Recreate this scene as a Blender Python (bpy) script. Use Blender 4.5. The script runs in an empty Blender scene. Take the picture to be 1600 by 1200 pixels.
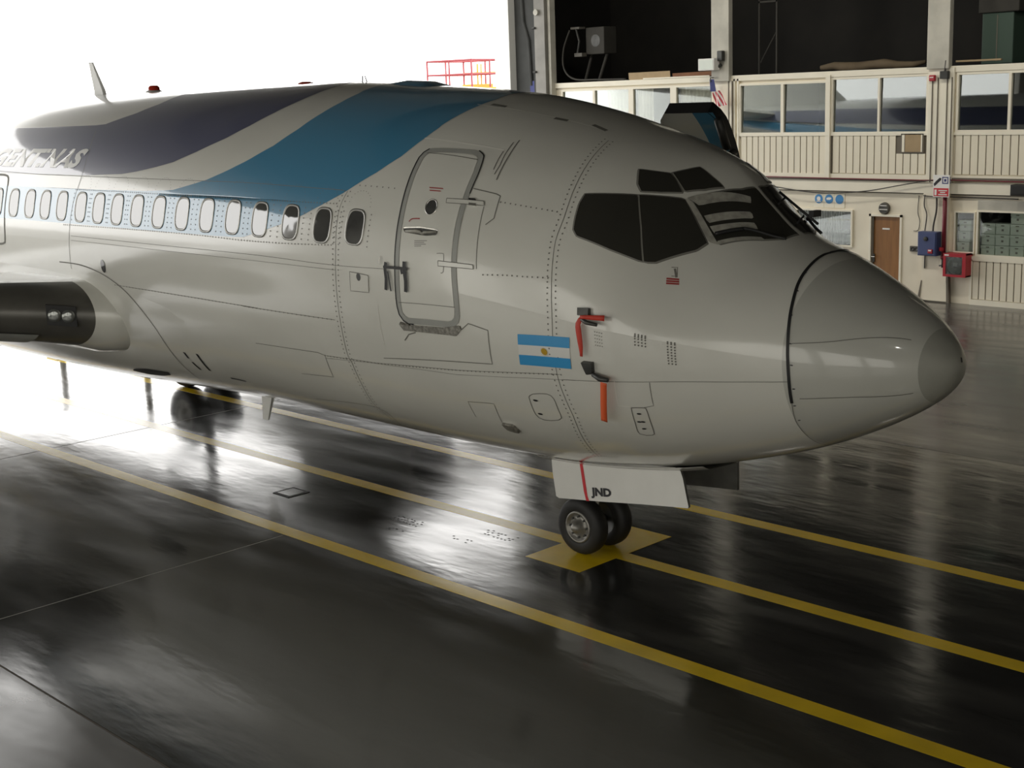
import bpy, bmesh, math, random
from mathutils import Vector, Matrix
random.seed(7)
SC = bpy.context.scene
COL = SC.collection

# ------------------------------------------------------------------ camera
def set_camera():
    yaw, pit, rol = 2.37023, 0.20721, -0.03570
    f = Vector((math.cos(pit)*math.cos(yaw), math.cos(pit)*math.sin(yaw), -math.sin(pit)))
    r = Vector((math.sin(yaw), -math.cos(yaw), 0)); u = r.cross(f)
    r2 = r*math.cos(rol)+u*math.sin(rol); u2 = u*math.cos(rol)-r*math.sin(rol)
    m = Matrix((r2, u2, -f)).transposed().to_4x4()
    m.translation = Vector((9.3407, -10.2368, 4.7237))
    cd = bpy.data.cameras.new('camera'); cd.sensor_width = 36.0; cd.sensor_fit = 'HORIZONTAL'
    cd.lens = 2135.14/1600*36.0; cd.clip_start = .05; cd.clip_end = 2000
    co = bpy.data.objects.new('camera', cd); COL.objects.link(co); co.matrix_world = m
    SC.camera = co
set_camera()

# ------------------------------------------------------------------ sky (bright overcast) and exposure
SKY = 3.3
def set_world():
    w = bpy.data.worlds.new('overcast_sky'); SC.world = w; w.use_nodes = True
    nt = w.node_tree; nt.nodes.clear()
    o = nt.nodes.new('ShaderNodeOutputWorld'); b = nt.nodes.new('ShaderNodeBackground')
    b.inputs['Color'].default_value = (1.0, 0.985, 0.955, 1); b.inputs['Strength'].default_value = SKY
    nt.links.new(b.outputs[0], o.inputs[0])
set_world()
def portal(loc, sx, sy, rot):
    d = bpy.data.lights.new('opening_portal', 'AREA'); d.shape = 'RECTANGLE'; d.size = sx; d.size_y = sy
    d.cycles.is_portal = True
    o = bpy.data.objects.new('opening_portal', d); COL.objects.link(o); o.location = loc; o.rotation_euler = rot
portal((-18.35, 1.8, 4.25), 8.5, 30.6, (0, -math.pi/2, 0))
vs = SC.view_settings
vs.view_transform = 'Standard'; vs.look = 'None'; vs.gamma = 1.0; vs.use_curve_mapping = False
vs.exposure = 0.3
SC.cycles.max_bounces = 10; SC.cycles.diffuse_bounces = 6; SC.cycles.glossy_bounces = 5

# ------------------------------------------------------------------ materials
def mat(name, col, rough=.5, metal=0., coat=0., coat_r=.05, noise=0., nscale=5., stretch=(1,1,1), bump=0., bscale=20., ior=1.5, dark=None, rnoise=0., bstretch=None):
    m = bpy.data.materials.new(name); m.use_nodes = True; nt = m.node_tree; b = nt.nodes['Principled BSDF']
    b.inputs['Base Color'].default_value = (*col, 1); b.inputs['Roughness'].default_value = rough
    b.inputs['Metallic'].default_value = metal; b.inputs['IOR'].default_value = ior
    b.inputs['Coat Weight'].default_value = coat; b.inputs['Coat Roughness'].default_value = coat_r
    tc = nt.nodes.new('ShaderNodeTexCoord')
    def ntex(scale, st, det=5.):
        mp = nt.nodes.new('ShaderNodeMapping'); mp.inputs['Scale'].default_value = st
        nt.links.new(tc.outputs['Object'], mp.inputs['Vector'])
        n = nt.nodes.new('ShaderNodeTexNoise'); n.inputs['Scale'].default_value = scale; n.inputs['Detail'].default_value = det
        nt.links.new(mp.outputs[0], n.inputs['Vector']); return n
    if noise > 0:
        n = ntex(nscale, stretch)
        mx = nt.nodes.new('ShaderNodeMix'); mx.data_type = 'RGBA'
        d = dark if dark else tuple(c*(1-noise) for c in col)
        mx.inputs['A'].default_value = (*d, 1); mx.inputs['B'].default_value = (*col, 1)
        cr = nt.nodes.new('ShaderNodeMapRange'); cr.inputs['From Min'].default_value = .35; cr.inputs['From Max'].default_value = .65
        nt.links.new(n.outputs['Fac'], cr.inputs['Value']); nt.links.new(cr.outputs[0], mx.inputs['Factor'])
        nt.links.new(mx.outputs['Result'], b.inputs['Base Color'])
        if rnoise > 0:
            rr = nt.nodes.new('ShaderNodeMapRange'); rr.inputs['From Min'].default_value = .3; rr.inputs['From Max'].default_value = .7
            rr.inputs['To Min'].default_value = max(.02, rough-rnoise); rr.inputs['To Max'].default_value = rough+rnoise
            nt.links.new(n.outputs['Fac'], rr.inputs['Value']); nt.links.new(rr.outputs[0], b.inputs['Roughness'])
    if bump > 0:
        n = ntex(bscale, bstretch or stretch, 3.)
        bp = nt.nodes.new('ShaderNodeBump'); bp.inputs['Strength'].default_value = 1.0; bp.inputs['Distance'].default_value = bump
        nt.links.new(n.outputs['Fac'], bp.inputs['Height']); nt.links.new(bp.outputs[0], b.inputs['Normal'])
        if coat > 0: nt.links.new(bp.outputs[0], b.inputs['Coat Normal'])
    return m
def glass(name, tint=(.9,.93,.92), refl=1.0):
    m = bpy.data.materials.new(name); m.use_nodes = True; nt = m.node_tree; nt.nodes.clear()
    o = nt.nodes.new('ShaderNodeOutputMaterial'); t = nt.nodes.new('ShaderNodeBsdfTransparent'); g = nt.nodes.new('ShaderNodeBsdfGlossy')
    t.inputs[0].default_value = (*tint, 1); g.inputs['Roughness'].default_value = .02; g.inputs[0].default_value = (.95,.97,.97,1)
    fr = nt.nodes.new('ShaderNodeFresnel'); fr.inputs[0].default_value = 1.5
    mu = nt.nodes.new('ShaderNodeMath'); mu.operation = 'MULTIPLY'; mu.inputs[1].default_value = refl; mu.use_clamp = True
    nt.links.new(fr.outputs[0], mu.inputs[0]); mx = nt.nodes.new('ShaderNodeMixShader')
    nt.links.new(mu.outputs[0], mx.inputs[0]); nt.links.new(t.outputs[0], mx.inputs[1]); nt.links.new(g.outputs[0], mx.inputs[2]); nt.links.new(mx.outputs[0], o.inputs[0])
    return m
M = {}
M['white'] = mat('aircraft_white_paint', (.66,.655,.60), .32, coat=.9, coat_r=.12, noise=.07, nscale=1.3, stretch=(.5,1,1), bump=.0022, bscale=1.1, bstretch=(1,1,1.5))
M['navy'] = mat('navy_paint', (.090,.097,.165), .3, coat=1., coat_r=.05, bump=.0022, bscale=1.1, bstretch=(1,1,1.5))
M['blue'] = mat('blue_paint', (.055,.225,.375), .3, coat=1., coat_r=.05, bump=.0022, bscale=1.1, bstretch=(1,1,1.5))
M['skyblue'] = mat('flag_blue', (.045,.30,.60), .35, coat=.5)
M['flagwhite'] = mat('flag_white', (.70,.70,.67), .35, coat=.5)
M['sun'] = mat('sun_gold', (.45,.28,.02), .4)
M['radome'] = mat('radome_paint', (.50,.50,.455), .3, coat=.8, coat_r=.06, noise=.06, nscale=1.5)
M['nosecap'] = mat('nose_boot_grey', (.34,.34,.30), .38, coat=.3, noise=.08, nscale=6)
M['seam'] = mat('seam_grey', (.16,.155,.135), .6)
M['seam_l'] = mat('seam_light', (.72,.71,.66), .4)
M['seamband'] = mat('door_seal_grey', (.33,.335,.31), .45, noise=.1, nscale=4)
M['black'] = mat('black_rubber', (.012,.012,.012), .55)
M['tyre'] = mat('tyre_rubber', (.018,.017,.016), .62, noise=.35, nscale=9)
M['hub'] = mat('wheel_hub_metal', (.30,.29,.265), .42, metal=.6, noise=.3, nscale=12)
M['darkmetal'] = mat('dark_metal', (.08,.08,.075), .45, metal=.5, noise=.3, nscale=8)
M['alu'] = mat('bare_aluminium', (.62,.61,.57), .25, metal=.9, noise=.12, nscale=9)
M['lemetal'] = mat('leading_edge_metal', (.13,.125,.11), .32, metal=.25, noise=.2, nscale=3)
M['scuff'] = mat('scuffed_plate', (.40,.385,.34), .42, metal=.6, noise=.5, nscale=30)
M['cabinglass'] = mat('cabin_window_glass', (.055,.056,.055), .04, ior=2.1)
M['cockpit'] = mat('cockpit_glass', (.030,.029,.024), .12, ior=1.45)
M['red'] = mat('red_ribbon', (.52,.045,.025), .6)
M['orange'] = mat('orange_ribbon', (.72,.12,.035), .6)
M['redprint'] = mat('red_print', (.33,.04,.04), .5)
M['greyprint'] = mat('grey_print', (.28,.27,.25), .5)
M['blackprint'] = mat('black_print', (.015,.015,.018), .5)
M['doorpaint'] = mat('gear_door_paint', (.74,.735,.70), .35, coat=.3, noise=.04, nscale=4)
M['baydark'] = mat('gear_bay_grey', (.12,.12,.11), .5, noise=.3, nscale=6)
M['mottled'] = mat('mottled_pale_grey', (.40,.39,.34), .6, noise=.35, nscale=14)  # mottled pale grey: windshield strips, door handle, hose reel
M['yellow'] = mat('floor_line_yellow', (.80,.55,.010), .24, noise=.15, nscale=2.2, bump=.006, bscale=1.1, bstretch=(.6,1.5,1), ior=1.52)
M['cream'] = mat('cream_wall', (.88,.82,.67), .55, noise=.10, nscale=1.1, dark=(.80,.73,.59))
M['creamboard'] = mat('cream_board', (.85,.79,.64), .5, noise=.06, nscale=2)
M['trimcream'] = mat('cream_trim', (.89,.84,.70), .45, noise=.06, nscale=2)
M['col'] = mat('column_paint', (.55,.53,.46), .55, noise=.2, nscale=2.5)
M['groove'] = mat('groove_brown', (.16,.14,.11), .7)
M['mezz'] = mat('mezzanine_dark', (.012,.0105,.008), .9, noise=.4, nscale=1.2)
M['roof'] = mat('roof_sheet', (.13,.125,.11), .7, noise=.2, nscale=.5)
M['nearwall'] = mat('hangar_wall', (.52,.50,.45), .7, noise=.15, nscale=.5)
M['apron'] = mat('apron_concrete', (.22,.215,.20), .8, noise=.15, nscale=.3)
M['whitesteel'] = mat('white_steel', (.80,.80,.77), .45)
M['greysteel'] = mat('grey_steel', (.06,.062,.06), .85, noise=.25, nscale=2)
M['wood'] = mat('brown_door_wood', (.30,.135,.040), .42, noise=.22, nscale=3, stretch=(6,6,.6))
M['card'] = mat('cardboard', (.42,.31,.18), .8, noise=.12, nscale=4)
M['rust'] = mat('rust_brown_board', (.26,.115,.055), .8, noise=.2, nscale=4)
M['boxblue'] = mat('cabinet_blue', (.055,.075,.19), .4)
M['firered'] = mat('fire_red', (.42,.022,.035), .4)
M['pipered'] = mat('pipe_dark_red', (.17,.012,.025), .45)
M['signblue'] = mat('sign_blue', (.05,.25,.55), .4)
M['signwhite'] = mat('sign_white', (.84,.83,.80), .5)
M['signred'] = mat('sign_red', (.56,.03,.04), .45)
M['curtain'] = mat('curtain_cloth', (.72,.69,.60), .85, noise=.12, nscale=3)
M['carton'] = mat('white_carton', (.78,.84,.78), .7, noise=.05, nscale=3)
M['blind'] = mat('blind_slat', (.55,.57,.55), .6)
M['cable'] = mat('cable_dark', (.05,.045,.04), .6)
M['unitgrey'] = mat('unit_grey', (.12,.112,.095), .6, noise=.2, nscale=3)
M['platyellow'] = mat('platform_yellow', (.60,.30,.03), .5)
M['platred'] = mat('platform_red', (.30,.05,.06), .5)
M['green'] = mat('green_panel', (.045,.08,.058), .6)
M['mezzgrey'] = mat('dark_grey', (.045,.042,.035), .8, noise=.2, nscale=3)  # even dark grey for the equipment on the mezzanine
M['dullcard'] = mat('dull_cardboard', (.13,.095,.055), .85, noise=.2, nscale=4)
M['beaconred'] = mat('beacon_red', (.5,.04,.02), .2)
M['curtainglass'] = glass('curtained_glass', (.9,.92,.9), .7)
M['winglass'] = glass('office_glass', (.85,.88,.86), 1.9)
M['winframe'] = mat('window_frame_metal', (.34,.335,.31), .4, metal=.6)
M['lens'] = mat('lamp_lens', (.25,.26,.25), .08, metal=.6)
M['signpale'] = mat('cloth_red', (.55,.08,.10), .7)
M['clothblue'] = mat('cloth_blue', (.05,.06,.20), .7)
def emit(name, col, st):
    m = mat(name, (.6,.6,.58), .5); b = m.node_tree.nodes['Principled BSDF']
    b.inputs['Emission Color'].default_value = (*col, 1); b.inputs['Emission Strength'].default_value = st; return m
M['frosted'] = emit('added_fill_glow', (1.,.965,.87), 1.6)  # glow of the added fill windows behind the camera
M['lampglow'] = emit('lamp_glow', (1.,.97,.9), 60.)
M['officefloor'] = mat('office_dark', (.10,.10,.09), .8)

def floor_mat(name, col, rough, rn, streak=1.0):
    m = bpy.data.materials.new(name); m.use_nodes = True; nt = m.node_tree; b = nt.nodes['Principled BSDF']
    tc = nt.nodes.new('ShaderNodeTexCoord'); L = nt.links.new
    def nz(scale, st, det=4., rot=0.):
        mp = nt.nodes.new('ShaderNodeMapping'); mp.inputs['Scale'].default_value = st; mp.inputs['Rotation'].default_value = (0,0,rot)
        L(tc.outputs['Object'], mp.inputs['Vector']); n = nt.nodes.new('ShaderNodeTexNoise')
        n.inputs['Scale'].default_value = scale; n.inputs['Detail'].default_value = det; L(mp.outputs[0], n.inputs['Vector']); return n
    n1 = nz(.7, (1,1,1), 5.); n2 = nz(1.4, (.35,1.6,1), 4., .35)
    mx = nt.nodes.new('ShaderNodeMix'); mx.data_type = 'RGBA'; mx.inputs['A'].default_value = (*[c*.75 for c in col],1); mx.inputs['B'].default_value = (*[c*1.25 for c in col],1)
    L(n1.outputs['Fac'], mx.inputs['Factor']); L(mx.outputs['Result'], b.inputs['Base Color'])
    rr = nt.nodes.new('ShaderNodeMapRange'); rr.inputs['From Min'].default_value = .3; rr.inputs['From Max'].default_value = .7
    rr.inputs['To Min'].default_value = max(.02, rough-rn); rr.inputs['To Max'].default_value = rough+rn
    L(n2.outputs['Fac'], rr.inputs['Value']); L(rr.outputs[0], b.inputs['Roughness'])
    bp = nt.nodes.new('ShaderNodeBump'); bp.inputs['Distance'].default_value = .008*streak; n3 = nz(1.1, (.6,1.5,1), 3., .5)
    n4 = nz(7., (.5,1.8,1), 3., .45); ad = nt.nodes.new('ShaderNodeMath'); ad.operation = 'MULTIPLY_ADD'; ad.inputs[1].default_value = .11
    L(n4.outputs['Fac'], ad.inputs[0]); L(n3.outputs['Fac'], ad.inputs[2]); L(ad.outputs[0], bp.inputs['Height']); L(bp.outputs[0], b.inputs['Normal']); b.inputs['IOR'].default_value = 1.95
    return m
M['floor'] = floor_mat('dark_glossy_floor', (.020,.020,.0185), .15, .06, 1.0)
M['floor_light'] = floor_mat('light_glossy_floor', (.085,.082,.078), .22, .07, .7)

# ------------------------------------------------------------------ object helpers
ORG = {}
class MB:
    def __init__(s): s.v = []; s.f = []; s.smooth = False
    def add(s, vs, fs):
        n = len(s.v); s.v += [tuple(v) for v in vs]; s.f += [tuple(i+n for i in f) for f in fs]; return s
    def box(s, x0, x1, y0, y1, z0, z1):
        return s.add([(x0,y0,z0),(x1,y0,z0),(x1,y1,z0),(x0,y1,z0),(x0,y0,z1),(x1,y0,z1),(x1,y1,z1),(x0,y1,z1)],
                     [(0,3,2,1),(4,5,6,7),(0,1,5,4),(1,2,6,5),(2,3,7,6),(3,0,4,7)])
    def bbox(s, x0, x1, y0, y1, z0, z1, b=.01):      # box with chamfered vertical and horizontal edges
        bm = bmesh.new(); bmesh.ops.create_cube(bm, size=1.)
        for v in bm.verts: v.co = Vector(((x0+x1)/2+v.co.x*(x1-x0), (y0+y1)/2+v.co.y*(y1-y0), (z0+z1)/2+v.co.z*(z1-z0)))
        bmesh.ops.bevel(bm, geom=bm.edges[:], offset=b, segments=2, affect='EDGES', profile=.5)
        bm.verts.index_update(); s.add([v.co.copy() for v in bm.verts], [[v.index for v in f.verts] for f in bm.faces]); bm.free(); return s
    def tube(s, pts, r, n=8, cap=True):
        pts = [Vector(p) for p in pts]; rs = r if isinstance(r, (list,tuple)) else [r]*len(pts); rings = []
        for i, p in enumerate(pts):
            t = (pts[min(i+1,len(pts)-1)]-pts[max(i-1,0)]).normalized()
            a = Vector((0,0,1)) if abs(t.z) < .9 else Vector((1,0,0)); u = t.cross(a).normalized(); w = t.cross(u)
            rings.append([p+rs[i]*(u*math.cos(2*math.pi*k/n)+w*math.sin(2*math.pi*k/n)) for k in range(n)])
        vs = [v for r_ in rings for v in r_]; fs = []
        for i in range(len(pts)-1):
            for k in range(n): fs.append((i*n+k, i*n+(k+1)%n, (i+1)*n+(k+1)%n, (i+1)*n+k))
        if cap: fs.append(tuple(range(n))[::-1]); fs.append(tuple((len(pts)-1)*n+k for k in range(n)))
        return s.add(vs, fs)
    def lathe(s, prof, origin, axis, n=32, closed=False):  # prof: (r, h) along axis
        ax = Vector(axis).normalized(); a = Vector((0,0,1)) if abs(ax.z) < .9 else Vector((1,0,0)); u = ax.cross(a).normalized(); w = ax.cross(u); o = Vector(origin)
        vs = []; fs = []; m = len(prof)
        for r, h in prof:
            for k in range(n):
                c = 2*math.pi*k/n; vs.append(o+ax*h+(u*math.cos(c)+w*math.sin(c))*r)
        for i in range(m if closed else m-1):
            for k in range(n): j = (i+1) % m; fs.append((i*n+k, i*n+(k+1)%n, j*n+(k+1)%n, j*n+k))
        return s.add(vs, fs)
    def prism(s, poly, y0, y1):    # poly in (x, z), extruded along y
        n = len(poly); return s.add([(x,y0,z) for x,z in poly]+[(x,y1,z) for x,z in poly], [tuple(range(n)), tuple(range(2*n-1,n-1,-1))]+[(i,(i+1)%n+0,(i+1)%n+n,i+n) for i in range(n)])
    def grid(s, rows):
        n = len(rows[0]); vs = [v for r in rows for v in r]; fs = [(i*n+k, i*n+k+1, (i+1)*n+k+1, (i+1)*n+k) for i in range(len(rows)-1) for k in range(n-1)]
        return s.add(vs, fs)
    def mesh(s, name, o=(0,0,0), smooth=False):
        me = bpy.data.meshes.new(name); ox, oy, oz = o
        me.from_pydata([(x-ox,y-oy,z-oz) for x,y,z in s.v], [], s.f); me.validate(); me.update()
        if smooth: me.shade_smooth()
        return me
    def build(s, name, m, parent=None, smooth=None, org=None, recalc=True):
        o = ORG.get(parent.name, (0,0,0)) if parent else (org or (0,0,0))
        me = s.mesh(name, o, False)
        if recalc:
            bm = bmesh.new(); bm.from_mesh(me); bmesh.ops.recalc_face_normals(bm, faces=bm.faces[:]); bm.to_mesh(me); bm.free()
        if s.smooth if smooth is None else smooth: me.shade_smooth()
        me.materials.append(M[m] if isinstance(m, str) else m)
        ob = bpy.data.objects.new(name, me); COL.objects.link(ob)
        if parent: ob.parent = parent
        else: ob.location = o
        ORG[ob.name] = o
        return ob
def tag(o, label=None, cat=None, group=None, kind=None):
    if label: o['label'] = label
    if cat: o['category'] = cat
    if group: o['group'] = group
    if kind: o['kind'] = kind
    return o
def thing(name, label, cat, loc=(0,0,0), group=None):
    e = bpy.data.objects.new(name, None); e.empty_display_size = .2; COL.objects.link(e); e.location = loc; ORG[e.name] = tuple(loc)
    return tag(e, label, cat, group)
def autosmooth(ob, ang=40):
    me = ob.data; me.shade_smooth()
    bm = bmesh.new(); bm.from_mesh(me)
    for e in bm.edges:
        if len(e.link_faces) == 2 and e.calc_face_angle(0) > math.radians(ang): e.smooth = False
    bm.to_mesh(me); bm.free(); return ob
def holed(x0, x1, z0, z1, holes, y0, y1, mb=None):     # wall slab in the x-z plane with rectangular openings
    mb = mb or MB(); xs = sorted({x0,x1,*[h[0] for h in holes],*[h[1] for h in holes]}); zs = sorted({z0,z1,*[h[2] for h in holes],*[h[3] for h in holes]})
    xs = [x for x in xs if x0 <= x <= x1]; zs = [z for z in zs if z0 <= z <= z1]
    for i in range(len(xs)-1):
        run = None
        for j in range(len(zs)-1):
            cx, cz = (xs[i]+xs[i+1])/2, (zs[j]+zs[j+1])/2
            inside = any(h[0] < cx < h[1] and h[2] < cz < h[3] for h in holes)
            if not inside:
                if run is None: run = zs[j]
            if (inside or j == len(zs)-2) and run is not None:
                mb.box(xs[i], xs[i+1], y0, y1, run, zs[j] if inside else zs[j+1]); run = None
    return mb

# ================================================================== THE SETTING
WX0, WX1, WY0, WY1, ROOF, LINTEL = -18.3, 22.0, -15.0, 17.16, 12.0, 8.5
fl = MB().box(WX0, WX1, -5.66, 5.74, -.2, 0).build('floor', 'floor', recalc=False)
tag(fl, 'dark glossy painted hangar floor under the jet', kind='structure')
for nm, a, b in (('floor_slab', WY0, -5.68), ('floor_slab', 5.76, WY1+4.2)):
    o = MB().box(WX0, WX1, a, b, -.2, -.001).build(nm, 'floor_light', fl, recalc=False)
    o['label'] = 'paler grey floor along the near side' if a < -6 else 'paler grey floor in front of the offices'
MB().box(WX0, WX1, -5.68, -5.66, -.2, -.006).build('floor_joint', 'groove', fl)
MB().box(WX0, WX1, 5.74, 5.76, -.2, -.006).build('floor_joint', 'groove', fl)
for y in (-1.77, 0., 1.77):
    o = MB(); n = 40
    for i in range(n):
        a = -18.0+i*36/n; o.box(a, a+36/n, y-.1, y+.1, .0, .0012)
    o.build('floor_line', 'yellow', fl, recalc=False)
MB().box(-.40, .37, -.66, -.1, .0, .0016).box(-.40, .37, .1, .81, .0, .0016).build('stop_pad', 'yellow', fl, recalc=False)['label'] = 'yellow square stop mark under the nose wheels'
MB().box(-3.015, -3.0, -5.66, -1.9, .0, .0008).build('slab_joint', 'greyprint', fl)
MB().box(-9.02, -9.0, -5.66, 5.74, .0, .0008).build('slab_joint', 'seam', fl)
sk = MB()
for x0, y0, nx, ny in ((-2.55,-.72,9,3), (-2.3,-1.0,5,2), (-1.35,-.42,9,3), (-1.5,-.75,6,2)):
    for i in range(nx):
        for j in range(ny):
            if random.random() < .75: x = x0+i*.055+random.uniform(-.012,.012); y = y0+j*.06+random.uniform(-.015,.015); sk.box(x, x+.03, y, y+.02, .0, .0006)
tag(sk.build('scuff_marks', 'black', fl), 'faint rows of dark tyre scuffs', kind='stuff')
h = MB().box(-4.52, -4.18, -.98, -.66, .0, .006).build('floor_hatch', 'black', fl)
MB().box(-4.48, -4.22, -.94, -.70, .006, .008).build('hatch_lid', 'floor', h)
tag(MB().box(-120, WX0, -90, 90, -.25, -.02).build('apron', 'apron', recalc=False), 'pale concrete apron outside the hangar doorway', kind='structure')

wl = MB().box(WX0-.35, WX0, WY0, WY1+4.2, LINTEL, ROOF).box(WX0-.35, WX0, WY0, -13.45, 0, LINTEL).box(WX0-.35, WX0, WY1+.5, WY1+4.2, 0, LINTEL)
tag(wl.build('wall_left', 'nearwall'), 'end wall around the wide open hangar doorway', kind='structure')
NW = [(-11.5+i*5.6, -11.5+i*5.6+4.8) for i in range(6)]      # unseen windows added to the near wall as glowing fill light
wn = holed(WX0, WX1, 0, ROOF, [(a, b, .3, 6.3) for a, b in NW], WY0-.2, WY0).build('wall_near', 'nearwall')
tag(wn, 'long hangar side wall behind the viewer', kind='structure')
for i, (a, b) in enumerate(NW):
    w = MB().box(a, b, WY0-.12, WY0-.02, .3, .4).box(a, b, WY0-.12, WY0-.02, 6.2, 6.3).box(a, a+.1, WY0-.12, WY0-.02, .4, 6.2).box(b-.1, b, WY0-.12, WY0-.02, .4, 6.2).build('window_%d' % (i+8), 'whitesteel')
    tag(w, '%s added glowing fill window from the doorway in the wall behind the viewer' % ['first','second','third','fourth','fifth','sixth'][i], group='added fill light windows', kind='structure')
    for k in range(3):
        MB().add([(a+.1+(b-a-.2)*k/3, WY0-.06, .4), (a+.1+(b-a-.2)*(k+1)/3-.05, WY0-.06, .4), (a+.1+(b-a-.2)*(k+1)/3-.05, WY0-.06, 6.2), (a+.1+(b-a-.2)*k/3, WY0-.06, 6.2)], [(3,2,1,0)]).build('pane', 'frosted', w, recalc=False)
tag(MB().box(WX1, WX1+.2, WY0, WY1+4.2, 0, ROOF).build('wall_right', 'nearwall'), 'far end wall of the hangar beyond the nose', kind='structure')
cl = MB().box(WX0-.35, WX1+.2, WY0-.2, WY1+4.2, ROOF, ROOF+.2).build('ceiling', 'roof')
tag(cl, 'dark sheet metal hangar roof', kind='structure')
for k in range(7):
    MB().box(WX0+3+k*5.7, WX0+3.25+k*5.7, WY0, WY1, ROOF-.7, ROOF).build('roof_beam', 'roof', cl)

# ---------------------------------------------------------------- office facade (y = WY1)
Y = WY1
holes = [(-9.03,-7.5,1.08,1.93), (-7.06,-6.28,0,1.83), (-5.0,-4.53,1.1,1.99), (-4.49,-2.4,1.06,2.03),
         (-16.5,-11.42,3.66,4.83), (-10.64,-8.22,3.65,4.82), (-8.09,-5.71,3.65,4.85), (-5.04,-.62,3.67,4.85), (.6,5,3.67,4.85)]
wf = holed(WX0, WX1, 0, 5.02, holes, Y, Y+.14).build('wall_far', 'cream')
tag(wf, 'two storey cream office front along the hangar', kind='structure')
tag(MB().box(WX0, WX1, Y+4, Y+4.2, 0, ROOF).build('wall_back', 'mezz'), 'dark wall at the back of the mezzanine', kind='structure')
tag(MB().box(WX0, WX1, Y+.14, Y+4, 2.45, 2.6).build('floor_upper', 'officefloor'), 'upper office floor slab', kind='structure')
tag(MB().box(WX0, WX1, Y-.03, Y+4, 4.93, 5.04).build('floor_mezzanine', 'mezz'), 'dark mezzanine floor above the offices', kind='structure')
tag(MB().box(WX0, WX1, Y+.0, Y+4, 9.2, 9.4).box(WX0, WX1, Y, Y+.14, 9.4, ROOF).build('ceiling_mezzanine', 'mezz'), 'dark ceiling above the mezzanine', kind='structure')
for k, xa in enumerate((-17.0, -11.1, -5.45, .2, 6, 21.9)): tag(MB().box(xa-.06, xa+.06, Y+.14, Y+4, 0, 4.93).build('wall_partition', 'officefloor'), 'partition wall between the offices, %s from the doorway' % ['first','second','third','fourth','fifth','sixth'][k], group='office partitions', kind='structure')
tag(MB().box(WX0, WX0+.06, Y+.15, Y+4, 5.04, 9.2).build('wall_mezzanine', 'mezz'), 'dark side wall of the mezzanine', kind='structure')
MB().box(-16.7, WX1, Y-.06, Y, 4.90, 5.03).build('cornice', 'trimcream', wf)
# floor beam and ledges
MB().box(-16.7, WX1, Y-.10, Y, 2.36, 2.60).build('floor_beam', 'trimcream', wf)
MB().box(-16.7, -5.7, Y-.13, Y, 2.60, 2.635).build('beam_ledge', 'groove', wf)
MB().box(-5.05, WX1, Y-.13, Y, 2.665, 2.70).build('beam_ledge', 'groove', wf)
MB().box(-16.7, WX1, Y-.02, Y, 2.33, 2.36).build('beam_ledge', 'groove', wf)
# boards: each vertical cladding board is a part
def boards(xa, xb, za, zb, w, y=Y, skip=None):
    n = max(1, round((xb-xa)/w)); w = (xb-xa)/n
    MB().box(xa, xb, y-.012, y, za, zb).build('board_backing', 'groove', wf)
    me = MB().bbox(0, w-.022, -.032, -.008, 0, zb-za, .006).mesh('board'); me.materials.append(M['creamboard'])
    for i in range(n):
        x = xa+i*w+.011
        if skip and skip[0] < x+w/2 < skip[1]:
            m2 = MB().bbox(0, w-.022, -.032, -.008, 0, skip[2]-za, .006).mesh('board'); m2.materials.append(M['creamboard']); mm = m2
        else: mm = me
        b = bpy.data.objects.new('board', mm); COL.objects.link(b); b.parent = wf; b.location = (x, y, za)
boards(-16.45, -11.45, 2.74, 3.60, .165)
boards(-10.60, -8.24, 2.74, 3.59, .165)
boards(-8.05, -5.73, 2.76, 3.60, .178, skip=(-6.36,-5.74,3.20))
boards(-5.05, -.65, 2.77, 3.61, .178)
boards(-4.56, -.65, .13, .95, .155)
MB().box(-4.6, -.6, Y-.05, Y, .0, .12).build('skirting', 'trimcream', wf)
MB().box(-4.62, -4.56, Y-.05, Y, .12, .98).box(-4.62, -.6, Y-.05, Y, .95, 1.05).build('board_frame', 'trimcream', wf)
for a, b in ((-10.70,-8.20), (-8.12,-5.69), (-5.08,-.6), (-16.55,-11.40)):
    MB().box(a, b, Y-.05, Y, 3.595, 3.65).build('window_sill', 'trimcream', wf)
    MB().box(a, b, Y-.05, Y, 2.63, 2.745).build('bottom_rail', 'trimcream', wf)
MB().box(-8.22, -8.10, Y-.09, Y, 2.62, 4.95).build('mullion_post', 'trimcream', wf)
MB().box(-8.10, -8.07, Y-.03, Y, 2.70, 4.9).build('post_shadow_gap', 'groove', wf)
for x in (-10.70, -10.80): MB().box(x, x+.05, Y-.06, Y, 2.62, 4.95).build('corner_strip', 'trimcream', wf)

def pane_set(name, label, panes, z0, z1, fw=.05, y=Y, gm='winglass', tilt=0.):
    w = tag(MB().box(panes[0][0]-fw, panes[-1][1]+fw, y-.045, y+.03, z1, z1+fw).box(panes[0][0]-fw, panes[-1][1]+fw, y-.045, y+.03, z0-fw, z0).build(name, 'trimcream'), label, kind='structure')
    edges = [panes[0][0]-fw]+[None]*0
    for i, (a, b) in enumerate(panes):
        MB().box(a-fw if i == 0 else panes[i-1][1], a, y-.045, y+.03, z0, z1).build('stile', 'trimcream', w)
        MB().add([(x, y+d+(tilt if z > z0 else 0), z) for d in (0, .006) for x, z in ((a,z0),(b,z0),(b,z1),(a,z1))], [(0,1,2,3),(7,6,5,4),(0,1,5,4),(1,2,6,5),(2,3,7,6),(3,0,4,7)]).build('pane', gm, w)
    a, b = panes[-1]; MB().box(b, b+fw, y-.045, y+.03, z0, z1).build('stile', 'trimcream', w)
    return w
w1 = pane_set('window_1', 'curtained upper office windows behind the cockpit roof', [(-16.44,-15.36),(-15.28,-14.12),(-13.96,-12.75),(-12.56,-11.46)], 3.70, 4.80, gm='curtainglass')
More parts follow.
